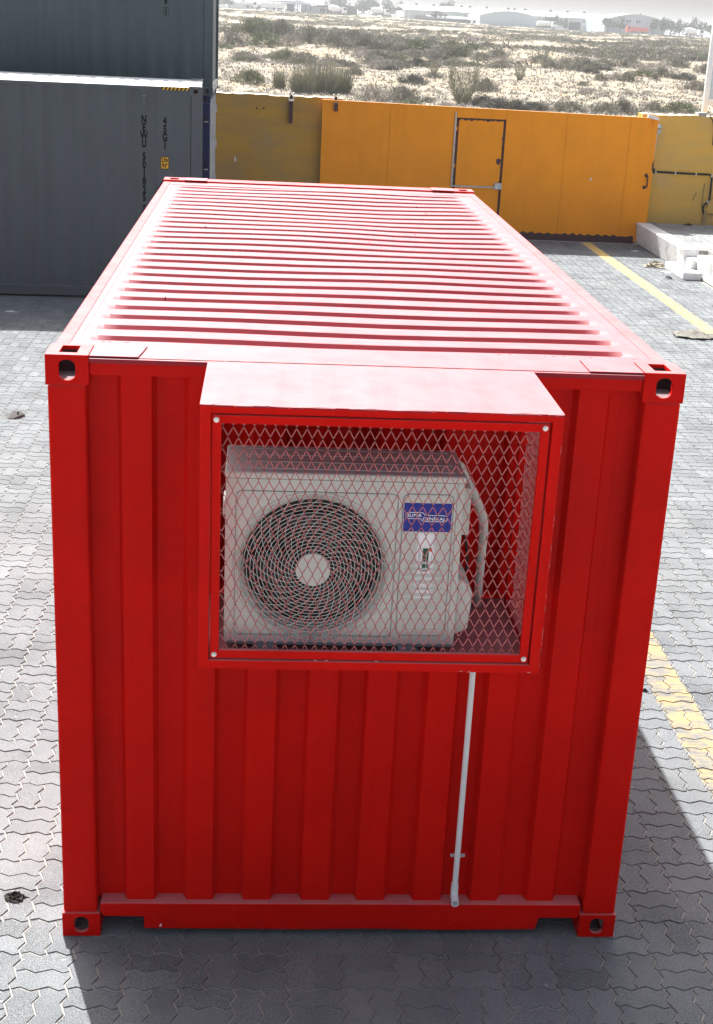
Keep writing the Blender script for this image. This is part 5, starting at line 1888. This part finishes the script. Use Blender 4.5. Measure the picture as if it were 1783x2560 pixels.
def tipper(x, y, label, m, d, L=7.5, name='tipper_truck'):
    z = gz(x, y)
    r = empty(name, (x, y, z), label, 'truck')
    for dx in (-L * .32, -L * .16, L * .42):
        wheel(r, x - d * dx * -1 if d > 0 else x - dx, y, z + .5)
    xa = x - d * L * .5
    xb = x + d * L * .30
    fbox('chassis', FM['steel'], r, min(xa, x + d * L * .5), max(xa, x + d * L * .5), y + .3, y + 2, z + .7, z + 1.0)
    MB().prism([(xa, z + 1.05), (xb, z + 1.05), (xb + d * .2, z + 2.9), (xa - d * .3, z + 2.7)], y, y + 2.3).build('body', m, r)
    for k in range(5):
        t = xa + (xb - xa) * (k + .5) / 5
        fbox('body_rib', m, r, t - .08, t + .08, y - .08, y - .01, z + 1.1, z + 2.6)
    cabin(r, x + d * L * .5 - d * 1.0, d, y + .1, z + .8, m if m is FM['redp'] else FM['white'])
tipper(-1.7, 592, 'long white tipper truck in front of the open shed', FM['white'], -1, 12)
tipper(150.5, 585, 'red tipper truck raising dust in front of the right warehouse', FM['redp'], -1, 8)
z = gz(113, 590)
tk = empty('tanker_truck', (113, 590, z), 'white tanker truck in front of the long warehouse', 'truck')
for dx in (-2.8, -1.5, 3.0):
    wheel(tk, 113 + dx, 590, z + .5)
fbox('chassis', FM['steel'], tk, 109, 117, 590.3, 592, z + .7, z + 1)
MB().tube([(109.0, 591.1, z + 2), (109.3, 591.1, z + 2), (114.2, 591.1, z + 2), (114.5, 591.1, z + 2)], [.8, 1.05, 1.05, .8], 16).build('tank', FM['white'], tk, smooth=True)
cabin(tk, 115.2, 1, 590.1, z + .8, FM['white'])

# ------------------------------------------------------------------ far trees
def leafcloud(seedv, n=1100, lobes=9):
    r = np.random.default_rng(seedv)
    cs = r.normal(0, .42, (lobes, 3)) * np.array([1, 1, .75])
    cs[:, 2] += .1
    rad = r.uniform(.28, .5, lobes)
    idx = r.integers(0, lobes, n)
    d = r.normal(0, 1, (n, 3))
    d /= np.linalg.norm(d, axis=1)[:, None]
    p = cs[idx] + d * (rad[idx] * r.uniform(.55, 1.05, n))[:, None]
    s1 = r.normal(0, 1, (n, 3)) * .11
    s2 = r.normal(0, 1, (n, 3)) * .11
    V = np.stack([p, p + s1, p + s2], 1).reshape(-1, 3)
    return V, np.arange(3 * n).reshape(-1, 3), np.clip(r.normal(.4, .25, n) + d[:, 2] * .2, 0, 1)
TC = [np_mesh('crown', *[leafcloud(s_)[0], leafcloud(s_)[1]], M['l_tree'], leafcloud(s_)[2]) for s_ in (1, 2, 3, 4)]
def tree(x, y, w_, h_, label, zb=None):
    z = gz(x, y) if zb is None else zb
    r = empty('tree', (x, y, z), label, 'tree', 'hazy trees around the far buildings')
    c = bpy.data.objects.new('crown', TC[random.randrange(4)])
    place(c, (x, y, z + h_ * .56), r)
    c.scale = (w_ * .56, w_ * .5, h_ * .50)
    c.rotation_euler = (0, 0, random.uniform(0, 6.28))
    MB().tube([(x, y, z - .3), (x + .1, y, z + h_ * .3), (x - .1, y, z + h_ * .6)], [.28, .2, .08], 6).build('trunk', M['bark'], r)
    for a in (0, 2.1, 4.2):
        MB().tube([(x + .1, y, z + h_ * .3), (x + math.cos(a) * w_ * .2, y + math.sin(a) * w_ * .2, z + h_ * .6)], [.12, .04], 5).build('limb', M['bark'], r)
TL = [(-27, 655, 11, 4.5, 'hazy tree clump at the far left edge beside the container stack'),
      (-20, 650, 5, 4.2, 'small hazy tree left of the site office'),
      (42, 690, 8, 8.6, 'hazy tree left of the tallest gap between workshop and warehouse'),
      (48, 700, 9, 9.2, 'hazy rounded tree behind the gap mixer truck'),
      (56, 705, 9, 8.2, 'hazy tree just left of the long warehouse end'),
      (61, 690, 6, 7.0, 'hazy tree touching the left end of the long warehouse'),
      (33, 730, 9, 9.5, 'hazy tree showing over the workshop roof'),
      (91, 770, 12, 12.5, 'palm-like tree tops showing over the long warehouse roof'),
      (68.0, 603, 5.0, 4.2, 'bright green bushy tree in front of the long warehouse'),
      (122.5, 622, 5.2, 6.2, 'dark green tree in front of the warehouse wall, right of the tanker'),
      (126.8, 620, 4.2, 4.6, 'smaller tree right of the dark green one by the warehouse wall'),
      (140, 596, 5.0, 7.0, 'left tree of the pair beside the right warehouse gable'),
      (145, 594, 4.8, 6.2, 'right tree of the pair beside the right warehouse gable'),
      (158.5, 594, 4.6, 5.6, 'round tree in front of the right warehouse gable'),
      (163.5, 596, 4.6, 6.8, 'tall narrow tree at the right end of the warehouse gable'),
      (168, 600, 6.5, 7.4, 'tree right of the gable, first of the right tree line'),
      (173.5, 606, 6, 6.8, 'tree behind the cab of the right mixer truck'),
      (179.5, 604, 7, 7.6, 'tall-topped tree second in the right tree line'),
      (187, 602, 6.5, 6.4, 'tree third in the right tree line'),
      (192.5, 600, 7.5, 7.6, 'tree at the right frame edge of the tree line'),
      (199, 598, 8, 8.6, 'largest tree at the right frame edge')]
for x, y, w_, h_, lb in TL:
    tree(x, y, w_, h_, lb)
far = []
for k in range(70):
    x = -120 + k * 7 + random.uniform(-3, 3)
    y = 880 + random.uniform(-40, 60)
    s_ = random.uniform(4, 8)
    V, F, T = leafcloud(50 + k, 120)
    far.append((V * np.array([s_ * 1.3, s_, s_ * .8]) + np.array([x, y, 7 + s_ * .3]), T))
V = np.concatenate([a for a, b in far])
me = np_mesh('far_tree_belt', V, np.arange(len(V)).reshape(-1, 3), M['l_tree'], np.concatenate([b for a, b in far]))
o = bpy.data.objects.new('far_tree_belt', me)
place(o, (0, 0, 0))
tag(o, 'belt of hazy trees along the horizon', 'trees', kind='stuff')

# ------------------------------------------------------------------ haze
hm = bpy.data.materials.new('haze_air')
hm.use_nodes = True
hn = hm.node_tree.nodes
hn.remove(hn['Principled BSDF'])
vol = hn.new('ShaderNodeVolumePrincipled')
vol.inputs['Color'].default_value = (.93, .97, 1.0, 1)
vol.inputs['Density'].default_value = .00034
vol.inputs['Anisotropy'].default_value = .35
hm.node_tree.links.new(vol.outputs[0], hn['Material Output'].inputs['Volume'])
hz_ = MB().box(-4100, 4100, -3600, 3600, -1.5, 24).build('haze', hm, origin=(0, 0, -1.5))
tag(hz_, 'thin pale haze lying over the whole plain', 'haze', kind='stuff')
